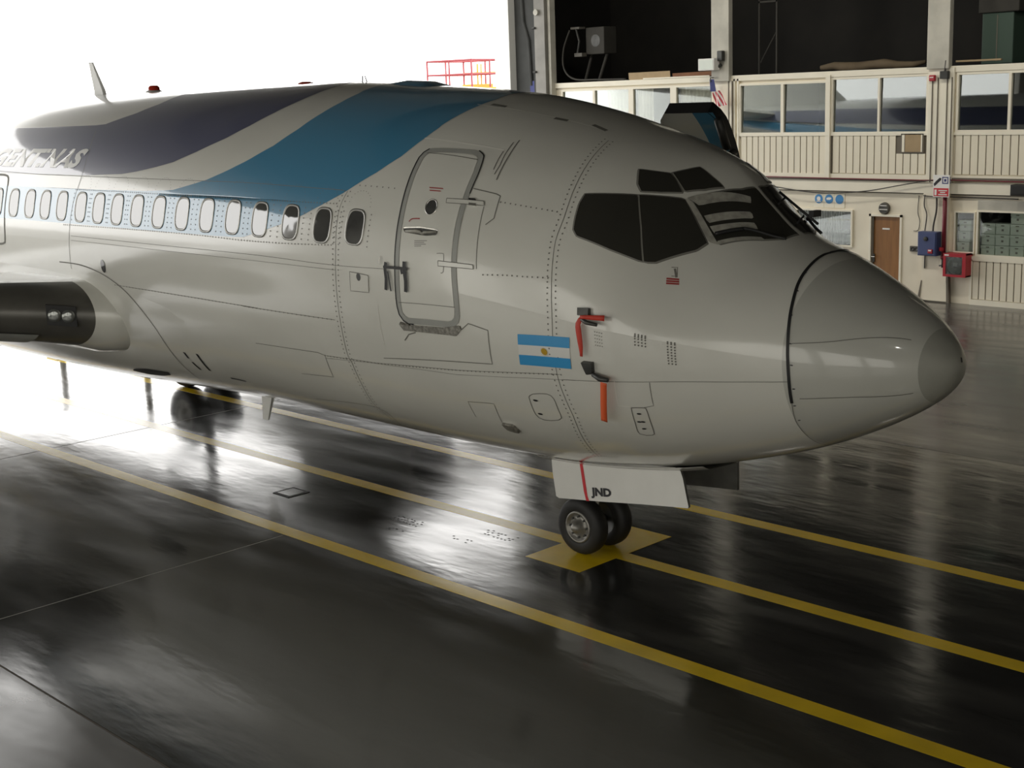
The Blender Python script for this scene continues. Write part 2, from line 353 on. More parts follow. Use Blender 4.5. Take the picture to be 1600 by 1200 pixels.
w2 = pane_set('window_2', 'upper office window pair just right of the striped flag', [(-10.60,-9.46),(-9.38,-8.25)], 3.68, 4.78, tilt=.024)
w3 = pane_set('window_3', 'upper office window pair above the patched board cladding', [(-8.05,-6.91),(-6.86,-5.74)], 3.68, 4.84, tilt=.024)
w4 = pane_set('window_4', 'upper office window at the right edge of the picture', [(-5.0,-3.90),(-3.84,-2.7),(-2.64,-.66)], 3.70, 4.84, tilt=.024)
def curtain(xa, xb, za, zb, y, parent, amp=.035, per=.11):
    n = int((xb-xa)/per*6); r0 = []; r1 = []
    for i in range(n+1):
        x = xa+(xb-xa)*i/n; yy = y+amp*math.sin(2*math.pi*(x-xa)/per+random.uniform(-.4,.4)); r0.append((x,yy,za)); r1.append((x,yy,zb))
    return MB().grid([r0,r1]).build('curtain', 'curtain', parent, smooth=True)
for a, b in ((-16.44,-15.36),(-15.26,-14.14),(-13.94,-13.4),(-12.54,-11.48)): curtain(a, b, 3.70, 4.79, Y+.12, w1)
MB().box(-12.66, -12.60, Y-.02, Y+.05, 3.7, 4.8).build('shadow_gap', 'groove', w1)
# ground floor windows
w5 = pane_set('window_5', 'ground floor window with vertical blinds left of the brown door', [(-8.99,-7.54)], 1.12, 1.89, .04)
for i in range(17):
    x = -8.98+i*.066
    MB().box(x, x+.03, Y+.16, Y+.175, 1.12, 1.89).build('blind_slat', 'blind', w5)
MB().box(-9.0, -7.52, Y+.5, Y+.52, 1.0, 1.95).build('blind_shade', 'officefloor', w5)
for i, (x, z, ww, hh) in enumerate(((-7.80,1.12,.24,.22), (-8.12,1.12,.26,.30), (-7.66,1.34,.13,.30))):
    b = MB().bbox(x, x+ww, Y+.2, Y+.42, z, z+hh, .006).build('carton', 'carton', org=(0,0,0))
    tag(b, ['low pale carton at the sill inside the window with blinds', 'wider pale carton behind the blinds, left of the low one', 'upper pale carton at the right end inside the blinds window'][i], 'carton', 'cartons in the blinds window')
w6 = pane_set('window_6', 'narrow ground floor window beside the red pipe', [(-4.98,-4.56)], 1.13, 1.96, .03, gm='curtainglass')
w7 = pane_set('window_7', 'ground floor window full of stacked white cartons', [(-4.46,-3.4),(-3.35,-2.45)], 1.09, 1.99, .04, gm='curtainglass')
MB().box(-4.49, -2.4, Y-.02, Y+.08, 2.03, 2.24).build('roller_box', 'col', w7)
# cartons stacked behind window 7 and 6
cn = 0
def carton(x, z, w, hgt, lab, y=Y+.045):
    c = thing('storage_carton', lab, 'carton', (x, y, z), 'white cartons behind the store window')
    MB().bbox(x, x+w, y, y+.32, z, z+hgt, .008).build('box', 'carton', c)
    MB().bbox(x-.006, x+w+.006, y-.006, y+.326, z+hgt*.72, z+hgt+.004, .006).build('lid', 'carton', c)
    MB().box(x+w*.38, x+w*.62, y-.009, y-.0065, z+hgt*.80, z+hgt*.88).build('hand_hole', 'groove', c)
    MB().box(x+w*.42, x+w*.58, y-.003, y-.0005, z+hgt*.32, z+hgt*.52).build('print_mark', 'greyprint', c)
cols = [(-4.42,3,'leftmost'), (-4.10,3,'second'), (-3.78,4,'third'), (-3.46,4,'rightmost')]
rows = ['lowest', 'second from below', 'third from below', 'topmost']
tag(MB().box(-5.2, -.6, Y+.2, Y+.9, .98, 1.02).box(-5.2,-.6,Y+.6,Y+.64,0,.98).build('store_shelf', 'officefloor'), 'dark shelf inside the store window', 'shelf')
for x, n, cnm in cols:
    for j in range(n):
        carton(x, 1.062+j*.232, .30, .22, f'white carton, {rows[j]} in the {cnm} stack behind the store window')
for j in range(3):
    carton(-4.96+.015*j, 1.102+j*.232, .27, .22, f'white carton, {["lowest","middle","topmost"][j]} behind the narrow window by the red pipe')

# columns
def column(x0, x1, z0, z1, lab, d=.16):
    c = MB().bbox(x0, x1, Y-d, Y, z0, z1, .012).build('column', 'col'); tag(c, lab, kind='structure'); return c
M['colgrey'] = mat('column_grey', (.26,.25,.225), .55, noise=.25, nscale=2)
c1 = column(-17.19, -16.80, 0, 9.2, 'pale grey column beside the open hangar doorway', .3); c1.data.materials[0] = M['colgrey']
MB().box(-16.78, -16.69, Y-.2, Y, 0, 9.2).build('guide_rail', 'col', c1)
MB().box(-17.42, -17.22, Y-.12, Y, 0, 9.2).build('rail', 'greysteel', c1)
for z in (5.35, 6.5): MB().tube([(-17.35,Y-.2,z),(-17.12,Y-.34,z)], .03).build('bracket', 'darkmetal', c1)
MB().lathe([(.0,-.02),(.08,-.02),(.08,.03),(0,.03)], (-17.05,Y-.36,6.9), (0,1,0), 16).build('bracket_disc', 'col', c1)
c2 = column(-11.38, -10.86, 4.9, 9.2, 'pale column above the striped flag')
MB().bbox(-11.38, -10.82, Y-.08, Y, 0, 4.95, .01).build('column_lower', 'trimcream', c2)
for x in (-10.93, -10.83): MB().box(x, x+.02, Y-.095, Y-.07, 2.6, 4.9).build('conduit', 'groove', c2)
c3 = column(-5.69, -5.18, 4.98, 9.2, 'pale column above the fire equipment sign')
MB().bbox(-5.68, -5.08, Y-.09, Y, 2.4, 5.0, .01).build('column_middle', 'trimcream', c3)
for x, k in ((-5.58,'groove'), (-5.45,'groove'), (-5.24,'groove'), (-5.13,'groove')): MB().box(x, x+.018, Y-.11, Y-.085, 2.6, 4.8).build('conduit', k, c3)
MB().prism([(-5.71,2.36),(-5.11,2.36),(-5.13,.46),(-5.06,0.03),(-5.78,.03),(-5.70,.46)], Y-.10, Y).build('column_foot', 'cream', c3)
MB().prism([(-5.13,1.0),(-5.10,1.0),(-5.04,0.0),(-5.10,0.0)], Y-.115, Y-.01).build('foot_edge', 'groove', c3)
MB().prism([(-5.71,.46),(-5.70,.46),(-5.74,0.0),(-5.80,0.0)], Y-.115, Y-.01).build('foot_edge', 'groove', c3)
c4 = column(-.2, .32, 0, 9.2, 'pale column right of the store window')
# doorway jamb
j = MB().bbox(-18.75, -18.16, Y-.3, Y+.15, 0, 9.2, .01).build('trim_1', 'whitesteel'); tag(j, 'white steel jamb at the edge of the open doorway', kind='structure')
dl = MB().box(-18.16, -17.44, Y-.06, Y, 0, 9.2).build('trim_2', 'greysteel'); tag(dl, 'dark grey door leaf parked beside the doorway jamb', kind='structure')
MB().tube([(-17.85,Y-.08,7.6),(-17.8,Y-.08,6.7),(-17.62,Y-.08,6.2),(-17.55,Y-.08,5.0)], .05).build('duct', 'greysteel', dl)
MB().box(-17.6,-17.4,Y-.1,Y+.02,4.6,5.12).build('blue_plate','clothblue',dl)
# brown door
d1 = MB().box(-7.08, -7.03, Y-.03, Y+.1, 0, 1.86).box(-6.31, -6.26, Y-.03, Y+.1, 0, 1.86).box(-7.08, -6.26, Y-.03, Y+.1, 1.81, 1.86).build('door_1', 'trimcream'); tag(d1, 'brown wooden office door in a cream frame', kind='structure')
MB().bbox(-7.03, -6.31, Y+.04, Y+.085, .01, 1.81, .004).build('door_leaf', 'wood', d1)
MB().box(-7.03, -6.985, Y+.0, Y+.04, .01, 1.81).build('shadow_edge', 'groove', d1)
MB().box(-6.77, -6.59, Y+.030, Y+.041, 1.515, 1.55).build('name_plate', 'signwhite', d1)
hd = MB().box(-7.02, -6.95, Y+.01, Y+.041, .78, .96).build('lock_plate', 'darkmetal', d1)
MB().tube([(-6.99,Y+.02,.90),(-6.99,Y-.04,.90),(-6.90,Y-.045,.90)], .013).build('door_handle', 'alu', hd)

# hanging high-bay lamp over the near bay
t = thing('high_bay_lamp', 'bell shaped hangar lamp hanging from the roof beyond the nose', 'lamp', (13.32, -5.7, 10.6))
o = MB().lathe([(.30,-.05),(.29,.0),(.16,.28),(.10,.34),(.10,.55),(0,.56)], (13.32,-5.7,10.6), (0,0,1), 28).build('lamp_shade', 'alu', t, smooth=True)
MB().lathe([(0,.0),(.24,.0),(.24,.02),(0,.02)], (13.32,-5.7,10.6), (0,0,1), 28).build('lamp_glass', 'lampglow', t)
MB().tube([(13.32,-5.7,11.14),(13.32,-5.7,ROOF-.7)], .02, 6).build('lamp_rod', 'darkmetal', t)

# unseen lamps added under the roof to brighten the office front
for i, x in enumerate((-14.0, -9.0, -4.0, 1.0, 6.0)):
    t = thing('added_fill_lamp', 'added fill lamp under the roof aimed at the office front, number %s from the doorway' % ['one','two','three','four','five'][i], 'floodlight', (x, 10.6, 10.6), 'added fill lamps under the roof')
    n = Vector((0, .62, -.78)).normalized(); u = Vector((0, .78, .62)).normalized(); c = Vector((x, 10.6, 10.3))
    MB().add([c+Vector((sx*.45,0,0))+u*sy*.25+n*sz for sz in (-.02,-.18) for sx, sy in ((-1,-1),(1,-1),(1,1),(-1,1))], [(7,6,5,4),(0,1,5,4),(1,2,6,5),(2,3,7,6),(3,0,4,7)]).build('housing', 'darkmetal', t)
    MB().tube([c-n*.15, (x,10.5,11.0), (x,10.5,ROOF)], .025, 6).build('bracket', 'darkmetal', t)
    ld = bpy.data.lights.new('added_fill_beam', 'AREA'); ld.shape = 'RECTANGLE'; ld.size = .86; ld.size_y = .46; ld.energy = 105; ld.color = (1., .95, .84)
    lo = bpy.data.objects.new('added_fill_beam', ld); COL.objects.link(lo); lo.parent = t; lo.location = c-Vector((x,10.6,10.6)); lo.rotation_mode = 'QUATERNION'; lo.rotation_quaternion = n.to_track_quat('-Z', 'Y')

# ================================================================== THE AIRCRAFT
ZN, XN, ZC = 2.43129, 4.08296, 3.08404
KT = [0,.12,.35,.7,1.15,1.6,1.9,2.3,2.7,3.2,3.9,4.8,6.2,8.]
TV = [2.4313, 2.6584, 2.8532, 3.0572, 3.2789, 3.4761, 3.7275, 4.0818, 4.2273, 4.3784, 4.5707, 4.7456, 4.8658, 4.964]
KB = [0,.12,.35,.7,1.2,1.9,2.8,4.0,5.5,8.]
BV = [2.4313, 2.1927, 2.016, 1.8181, 1.5956, 1.3707, 1.1616, 1.0252, 0.9808, 0.984]
KW = [0,.12,.35,.7,1.2,1.8,2.5,3.3,4.3,5.5,8.]
WV = [0.0, 0.2666, 0.4903, 0.7415, 1.0138, 1.2918, 1.575, 1.6932, 1.8094, 1.8621, 1.88]
def pchip(K, V):
    s = [math.sqrt(k) for k in K]; n = len(s); h = [s[i+1]-s[i] for i in range(n-1)]; dl = [(V[i+1]-V[i])/h[i] for i in range(n-1)]
    m = [0.]*n; m[0] = dl[0]
    for i in range(1, n-1):
        if dl[i-1]*dl[i] > 0:
            w1 = 2*h[i]+h[i-1]; w2 = h[i]+2*h[i-1]; m[i] = (w1+w2)/(w1/dl[i-1]+w2/dl[i])
    def f(d):
        x = math.sqrt(min(max(d,0),K[-1])); i = n-2
        for k in range(n-1):
            if x < s[k+1]: i = k; break
        t = (x-s[i])/h[i]
        return V[i]*(2*t**3-3*t*t+1)+h[i]*m[i]*(t**3-2*t*t+t)+V[i+1]*(-2*t**3+3*t*t)+h[i]*m[i+1]*(t**3-t*t)
    return f
fT, fB, fW = pchip(KT,TV), pchip(KB,BV), pchip(KW,WV)
def section(X):
    d = max(XN-X, 0.); zt, zb, w = fT(d), fB(d), fW(d)
    a = min(d/6.,1.); zm = ZN+(ZC-ZN)*(a*a*(3-2*a))**.8
    zm = min(max(zm, zb+.25*(zt-zb)), zb+.75*(zt-zb))
    if X < -13.0:                                  # tail cone
        t = min((-13.0-X)/11.5, 1.); k = t**1.6
        zb += (4.0-zb)*k; zt -= .25*k; w *= (1-.90*t**1.8); zm = zm+(4.2-zm)*k
        zm = min(max(zm, zb+.2*(zt-zb)), zb+.8*(zt-zb))
    n = 2.-.55*math.exp(-((d-2.05)/.6)**2)
    return zt, zb, w, zm, 2./n
def surf0(X, th):
    zt, zb, w, zm, e = section(X); s, c = math.sin(th), math.cos(th)
    if s >= 0: s2 = abs(s)**e; c2 = math.copysign(abs(c)**e, c); return Vector((X, -w*c2, zm+(zt-zm)*s2))
    return Vector((X, -w*c, zm+(zm-zb)*s))
def normal(X, th):
    a = surf0(X+.01, th)-surf0(X-.01, th); b = surf0(X, th+.01)-surf0(X, th-.01); n = a.cross(b)
    if n.length < 1e-9: return Vector((1,0,0))
    n.normalize(); p = surf0(X, th); cz = section(X)[3]
    return n if n.dot(Vector((0,p.y,p.z-cz))+Vector((.15,0,0))) > 0 else -n
def S(X, thd, off=0.):
    th = math.radians(thd); p = surf0(X, th)
    return p+normal(X, th)*off if off else p
F = {}
F['navy_up']=[(-10.595,50.0),(-9.558,50.01),(-8.611,50.42),(-7.726,50.81),(-7.491,51.37),(-6.992,57.96),(-6.722,65.05),(-6.628,75.06),(-6.724,78.33)]
F['navy_lo']=[(-7.267,26.46),(-6.439,27.02),(-6.05,28.19),(-5.586,30.34),(-5.203,32.68),(-5.325,31.74),(-4.799,37.1),(-4.343,43.15),(-4.045,49.05),(-3.802,55.63),(-3.608,62.8),(-3.509,68.97),(-3.456,76.02),(-3.494,82.37)]
F['blue_up']=[(-4.986,22.03),(-4.683,23.9),(-4.34,26.12),(-3.99,29.67),(-3.656,33.98),(-3.314,40.35),(-3.088,47.85),(-2.938,56.53),(-2.852,63.18),(-2.809,70.57),(-2.831,73.55),(-2.829,80.57)]
F['blue_lo']=[(-9.456,6.57),(-8.28,6.99),(-7.202,7.01),(-6.209,7.03),(-5.291,7.04),(-4.441,6.94),(-3.779,7.1),(-3.28,7.87),(-2.821,11.84),(-2.399,16.01),(-2.004,21.59),(-1.774,25.34),(-1.402,33.51),(-1.173,40.56),(-1.039,48.5),(-0.974,53.94),(-0.972,55.21),(-0.903,61.89),(-0.84,68.38),(-0.792,75.16),(-0.827,84.41),(-1.019,95.84)]
F['door_out']=[(-0.865,44.57),(-0.766,45.37),(-0.371,47.16),(-0.261,47.57),(-0.184,46.54),(-0.145,44.68),(-0.101,39.33),(-0.078,31.65),(-0.061,25.57),(-0.077,21.97),(-0.074,16.87),(-0.055,10.53),(-0.023,2.87),(-0.003,-2.09),(-0.005,-5.88),(-0.031,-8.1),(-0.084,-9.68),(-0.163,-10.57),(-0.754,-12.22),(-0.83,-11.09),(-0.862,-9.3),(-0.865,-6.16),(-0.853,1.51),(-0.857,7.96),(-0.862,13.33),(-0.869,16.92),(-0.873,20.21),(-0.894,27.69),(-0.917,34.47),(-0.93,40.58),(-0.914,42.74)]
F['porthole']=[(-0.489,24.85),(-0.412,25.89),(-0.523,27.44)]
F['handle']=[(-0.782,16.57),(-0.761,15.22),(-0.539,15.38),(-0.458,15.57),(-0.331,16.54),(-0.331,18.35),(-0.56,17.99),(-0.759,16.93)]
F['handle_bar']=[(-0.741,15.67),(-0.615,16.34),(-0.554,16.39),(-0.521,16.02),(-0.495,16.52),(-0.346,17.53)]
F['label_red']=[(-0.608,31.05),(-0.42,31.72),(-0.414,31.37),(-0.602,30.69)]
F['label_red2']=[(-0.59,30.19),(-0.438,30.71),(-0.433,30.4),(-0.584,29.84)]
F['arrow_red']=[(-0.726,18.83),(-0.706,19.65),(-0.671,20.07),(-0.591,20.46)]
F['label_text']=[(-0.609,13.34),(-0.444,14.21),(-0.431,12.02),(-0.598,11.14)]
F['hinge_up']=[(-0.332,28.68),(0.108,30.79),(0.127,29.36),(-0.32,27.21)]
F['hinge_up_black']=[(-0.069,30.47),(0.006,30.8),(0.013,30.29),(-0.06,29.86)]
F['hinge_lo']=[(-0.272,8.73),(0.159,10.15),(0.164,8.82),(-0.267,7.08)]
F['hinge_lo2']=[(-0.297,10.89),(-0.226,11.32),(-0.206,10.66),(-0.198,5.72),(-0.23,5.16)]
F['br_l']=[(-0.962,4.81),(-0.974,2.41),(-0.963,-0.37),(-0.979,-3.49)]
F['br_l2']=[(-0.934,2.05),(-0.915,-0.8),(-0.903,-3.51)]
F['br_h']=[(-0.998,3.22),(-0.877,3.46),(-0.657,4.07)]
F['br_r']=[(-0.702,6.17),(-0.703,3.66),(-0.684,0.16),(-0.694,-2.91)]
F['br_r2']=[(-0.742,3.47),(-0.732,2.09)]
F['sill']=[(-0.85,-11.98),(-0.756,-12.46),(-0.179,-10.82),(-0.038,-9.11),(-0.014,-10.12),(-0.101,-12.62),(-0.825,-14.4),(-0.879,-12.75)]
F['sq_panel']=[(-1.537,-0.33),(-1.249,-0.55),(-1.264,-5.31),(-1.549,-5.7)]
F['sq_hole']=[(-1.403,-1.39),(-1.357,-1.25),(-1.4,-0.69)]
F['flag']=[(0.654,-7.88),(1.235,-5.05),(1.202,-15.63),(0.615,-17.59)]
F['sun']=[(0.932,-11.62)]
F['pane_a']=[(1.061,43.62),(1.268,47.01),(1.47,50.59),(1.63,40.6),(1.757,30.99),(1.492,29.79),(1.169,29.17),(1.117,30.64),(1.088,34.74),(1.06,39.86)]
F['pane_b']=[(1.481,50.82),(1.633,53.52),(1.788,56.39),(1.941,52.26),(2.097,48.39),(2.059,43.86),(1.845,32.83),(1.771,31.15),(1.641,40.83)]
F['pane_c']=[(1.826,57.45),(2.092,78.43),(2.045,109.85),(2.232,106.19),(2.352,102.72),(2.547,82.51),(2.514,73.9),(2.416,66.32),(2.162,50.33),(1.977,53.8)]
F['strip1']=[(1.795,57.15),(2.098,77.97),(2.14,75.66),(1.9,57.27)]
F['strip2']=[(1.967,55.45),(2.191,72.03),(2.242,70.31),(2.021,54.31)]
F['strip3']=[(2.043,53.79),(2.272,69.3),(2.323,68.03),(2.104,52.64)]
F['strip4']=[(2.153,51.3),(2.389,66.59),(2.423,66.64),(2.169,49.82)]
F['strip0']=[(1.788,56.42),(1.828,57.28),(2.182,50.3),(2.104,48.87)]
F['pane_d']=[(2.378,101.35),(2.545,103.44),(2.554,83.53)]
F['eye1']=[(1.324,60.56),(1.445,62.26),(1.557,63.8),(1.624,62.3),(1.74,58.33),(1.61,55.08),(1.474,52.53),(1.411,54.64)]
F['eye2']=[(1.569,64.5),(1.631,68.27),(1.688,72.27),(1.821,70.61),(1.933,70.4),(1.847,63.8),(1.75,59.26)]
F['wiper']=[(2.252,62.04),(2.346,66.35),(2.543,74.26)]
F['wiper2']=[(2.111,52.46),(2.189,57.61),(2.252,62.04)]
F['radome']=[(2.744,115.28),(2.859,92.74),(2.861,79.01),(2.885,63.93),(2.913,51.84),(2.96,37.87),(3.005,21.04),(3.027,8.05),(3.035,-8.18),(3.021,-25.24),(3.005,-35.62),(2.999,-50.14)]
F['rad_l1']=[(3.05,12.18),(3.349,20.01),(3.801,41.22)]
F['rad_l2']=[(3.087,-22.45),(3.484,-24.58),(3.837,-32.59)]
F['cap']=[(3.853,92.88),(3.881,53.92),(3.9,19.51),(3.901,-6.95),(3.889,-40.42),(3.846,-72.76)]
F['tipmark']=[(4.066,92.91),(4.078,83.73)]
F['glint']=[(3.712,23.02),(3.802,-10.97)]
F['pitot1']=[(1.347,6.71),(1.45,8.07),(1.457,5.31),(1.351,3.88)]
F['pitot2']=[(1.352,-11.9),(1.46,-11.58),(1.445,-15.21),(1.384,-15.78)]
F['pitot2arm']=[(1.45,-15.38),(1.536,-15.87),(1.613,-15.72)]
F['rib1']=[(1.402,4.05),(1.522,5.43),(1.624,6.71)]
F['rib2']=[(1.397,3.75),(1.364,0.7),(1.371,-3.08),(1.378,-6.67),(1.372,-9.69)]
F['rib3']=[(1.573,-16.7),(1.537,-21.56),(1.484,-27.23),(1.432,-32.07)]
F['V1']=[(-1.734,25.76),(-1.786,19.07),(-1.762,5.81),(-1.774,-1.52),(-1.8,-9.21),(-1.844,-17.96),(-1.912,-27.05),(-1.898,-29.12),(-1.955,-37.96),(-2.035,-46.93),(-2.054,-54.26),(-2.355,-71.34)]
F['V1r']=[(-1.734,25.76),(-1.713,17.95),(-1.691,5.98),(-1.692,-1.34),(-1.717,-8.99),(-1.761,-17.71),(-1.826,-28.12),(-1.871,-36.71)]
F['V2']=[(0.826,69.07),(0.88,55.67),(0.934,44.0),(0.98,33.35),(0.982,25.38),(1.013,16.72),(1.044,7.52),(1.055,-1.94),(1.028,-14.32),(1.016,-21.85),(1.017,-28.33),(1.003,-35.67),(0.924,-46.84),(0.834,-60.18)]
F['V2r']=[(0.872,66.99),(0.931,56.53),(0.957,47.89),(0.992,37.35),(1.025,26.58),(1.078,16.08),(1.118,-1.48),(1.098,-13.88),(1.084,-21.46),(1.077,-29.56),(1.037,-39.11),(0.974,-48.97)]
F['H1']=[(-9.721,27.15),(-8.466,26.28),(-5.196,25.86),(-4.159,25.79),(-3.215,25.81),(-1.799,25.95)]
F['H1b']=[(-1.574,28.17),(-1.058,28.73)]
F['H1c']=[(0.287,31.99),(0.586,33.06),(0.891,34.45)]
F['H2']=[(-7.367,2.15),(-5.297,1.94),(-3.161,1.78),(-1.771,1.05),(-0.997,2.43)]
F['H2b']=[(-7.377,0.39),(-3.168,-0.14),(-1.775,-0.46)]
F['H3']=[(-6.426,-14.02),(-4.633,-14.53),(-3.33,-14.97),(-3.579,-15.02),(-2.711,-15.16),(-1.912,-15.19)]
F['H4']=[(-2.338,-28.22),(-1.472,-27.51),(-0.25,-24.12),(1.051,-18.48)]
F['H4b']=[(-2.344,-29.2),(-0.276,-25.73),(1.216,-19.62)]
F['H5']=[(1.064,-20.2),(1.965,-16.31),(3.02,-11.85)]
F['H6']=[(-3.618,-28.14),(-2.444,-27.52),(-2.338,-28.22),(-2.414,-36.92),(-3.029,-38.32)]
F['Hwhite']=[(-1.04,48.66),(-0.482,49.19),(-0.006,50.34)]
F['Hcrown']=[(-0.878,69.61),(-0.531,69.32),(-0.58,69.85),(0.094,72.11),(0.685,74.16)]
F['dark1']=[(-0.716,71.01),(-0.517,71.09)]
F['dark2']=[(0.108,71.61),(0.256,72.42)]
F['dark3']=[(0.505,74.85),(0.685,74.16)]
F['T1']=[(-0.001,49.8),(0.01,46.26),(0.033,42.16)]
F['T2']=[(0.022,54.44),(0.041,48.84),(0.071,44.27),(0.072,40.62)]
F['T3']=[(0.061,56.01),(0.098,47.11),(0.128,38.92)]
F['P1']=[(-0.075,34.06),(0.204,34.24),(0.255,33.89),(0.268,30.02),(0.279,26.25),(0.208,23.54)]
F['P2']=[(0.125,29.13),(0.158,19.66),(0.197,9.08)]
F['H7']=[(0.279,7.8),(0.559,9.67),(0.742,10.72),(1.008,12.73)]
F['P3']=[(-0.017,-10.31),(0.077,-8.07),(0.307,-8.84),(0.27,-19.35),(-1.298,-25.11)]
F['P4']=[(0.578,-29.13),(0.642,-27.72),(0.819,-26.79),(0.876,-28.32),(0.867,-32.21),(0.847,-36.44),(0.743,-38.0),(0.602,-38.36),(0.547,-36.26),(0.578,-29.13)]
F['P5']=[(-0.299,-35.85),(0.069,-34.48),(0.001,-43.28)]
F['P6']=[(-0.299,-35.85),(-0.339,-42.65)]
F['P7']=[(1.7,-28.07),(1.81,-27.8),(1.832,-29.39),(1.791,-39.25),(1.752,-41.84),(1.638,-41.11),(1.665,-35.08),(1.7,-28.07)]
F['P8']=[(1.626,-17.43),(1.582,-27.56),(1.697,-27.51)]
F['P9']=[(1.937,-16.66),(1.909,-26.67),(1.81,-27.8)]
F['P10']=[(-1.16,-8.07),(-1.179,-12.82),(-1.202,-19.86)]
F['P11']=[(-0.863,-17.64),(-0.778,-15.46),(-0.667,-14.37)]
F['belly1']=[(-3.286,-53.42),(-2.021,-50.2),(-2.171,-66.34)]
F['belly2']=[(-1.83,-60.54),(-1.311,-59.57),(-1.326,-65.81)]
F['fair']=[(-7.8,-8.08),(-7.171,-8.42),(-6.571,-11.51),(-6.123,-17.62),(-5.835,-27.41),(-5.811,-39.61),(-5.904,-57.47)]
F['V0']=[(-7.582,47.41),(-7.389,37.55),(-7.285,26.18),(-7.35,13.13),(-7.377,8.06),(-7.499,-10.18)]
F['W']=[(-1.489,14.48),(-2.013,14.02),(-2.559,13.69),(-3.114,13.48),(-3.629,13.36),(-4.161,13.61),(-4.685,13.71),(-5.204,13.62),(-5.711,13.68),(-6.193,13.79),(-6.661,13.81),(-7.129,13.6),(-7.638,13.88),(-8.11,13.95),(-8.561,14.07),(-9.046,13.9)]
F['redlab']=[(1.967,29.78),(2.055,31.57),(2.074,29.59),(1.982,27.77)]
F['slot']=[(1.991,34.26),(2.03,31.79)]
F['rect1']=[(1.965,34.07),(2.004,35.13),(2.031,32.23),(1.992,31.41)]
F['dots']=[(0.642,-30.13),(0.612,-35.76)]
F['dots2']=[(1.749,-30.66),(1.712,-34.6),(1.746,-34.56),(1.716,-38.19)]
F['drain']=[(0.01,-43.22),(0.15,-43.27),(0.163,-46.81),(0.022,-46.19)]
F['scoop']=[(-7.868,-64.38),(-7.413,-61.38),(-7.361,-65.21),(-7.546,-71.19),(-7.864,-71.15),(-8.113,-71.29)]
F['mk1']=[(-5.487,-38.7),(-5.498,-41.83)]
F['mk2']=[(-5.492,-43.77),(-5.481,-48.18)]
F['mk3']=[(-5.202,-38.67),(-5.259,-47.81)]
F['mk4']=[(-4.941,-51.13),(-4.619,-51.27)]
F['port']=[(-6.613,-7.66),(-6.562,-7.57),(-6.595,-6.41)]
F['rdoor']=[(-9.914,25.47),(-9.644,25.6),(-9.485,25.35),(-9.383,24.2),(-9.323,18.93),(-9.309,11.21),(-9.316,3.58),(-9.342,-1.87),(-9.41,-3.58),(-9.767,-4.17)]
F['rivw1']=[(-7.331,20.46),(-6.199,20.48),(-5.341,20.35),(-4.54,20.2),(-5.1,20.04),(-4.32,20.15),(-3.358,20.15),(-2.085,21.07),(-1.812,21.29)]
F['rivw2']=[(-7.551,6.33),(-5.895,6.71),(-4.441,6.72),(-3.4,6.3),(-2.517,6.7),(-1.803,7.61)]
F['ant_top']=[(-8.843,75.94)]
F['beacon']=[(-7.731,80.38)]
F['smallant']=[(-3.39,82.95)]
F['hump']=[(-2.317,85.66)]
F['ant_bot']=[(-4.992,-70.86)]
F['patch1']=[(1.822,18.73),(1.886,20.09),(1.946,7.38),(1.877,6.1)]
F['letters']=[(-9.054,38.0),(-7.458,38.31),(-7.399,28.86),(-8.499,32.81)]
F['door_out'][6:15] = [(-.102,39.2),(-.088,32.),(-.078,26.),(-.068,20.5),(-.056,15.),(-.043,9.5),(-.028,4.),(-.014,-1.),(-.012,-6.)]
def spline(P, step=.04):
    if len(P) == 2: Q = [P[0]]+[(P[0][0]+(P[1][0]-P[0][0])*i/12., P[0][1]+(P[1][1]-P[0][1])*i/12.) for i in range(1,13)]; return Q
    out = []
    for i in range(len(P)-1):
        p0, p1, p2, p3 = P[max(i-1,0)], P[i], P[i+1], P[min(i+2,len(P)-1)]
        L = math.hypot(p2[0]-p1[0], (p2[1]-p1[1])*.033); n = max(2, int(L/step))
        for k in range(n):
            t = k/n
            out.append(tuple(.5*((2*p1[a])+(-p0[a]+p2[a])*t+(2*p0[a]-5*p1[a]+4*p2[a]-p3[a])*t*t+(-p0[a]+3*p1[a]-3*p2[a]+p3[a])*t**3) for a in (0,1)))
    out.append(P[-1]); return out
def lin(P, step=.05):
    out = []
    for i in range(len(P)-1):
        L = math.hypot(P[i+1][0]-P[i][0], (P[i+1][1]-P[i][1])*.033); n = max(1, int(L/step))
        out += [(P[i][0]+(P[i+1][0]-P[i][0])*k/n, P[i][1]+(P[i+1][1]-P[i][1])*k/n) for k in range(n)]
    out.append(P[-1]); return out
def mirror(P): return [(x, 180.-t) for x, t in P]
def fair_off(x, td):
    t = (-4.0-x)/11.28; j_ = (td+172)/164.*40
    if t <= 0 or t >= 1 or j_ <= 0 or j_ >= 40: return -.02
    k = min(t/.55, 1., (1-t)/.3); k = k*k*(3-2*k); e_ = min(1., math.sin(math.pi*j_/40.)*1.6)
    return -.02+.150*k*e_+.02*min(1., e_*2)*min(1., t*8)
def ribbon(P, w, off=.003, sm=True, mb=None, taper=None, fair=False):
    Q = spline(P) if sm else lin(P); mb = mb or MB(); pts = [S(x, t, off+(max(0., fair_off(x, t)) if fair else 0.)) for x, t in Q]; ra, rb = [], []
    for i, p in enumerate(pts):
        tan = (pts[min(i+1,len(pts)-1)]-pts[max(i-1,0)]); n = normal(Q[i][0], math.radians(Q[i][1])); sd = tan.cross(n)
        sd = sd.normalized() if sd.length > 1e-9 else Vector((0,0,1)); ww = w*(taper(i/max(1,len(pts)-1)) if taper else 1)
        ra.append(p+sd*ww/2); rb.append(p-sd*ww/2)
    return mb.grid([ra, rb])
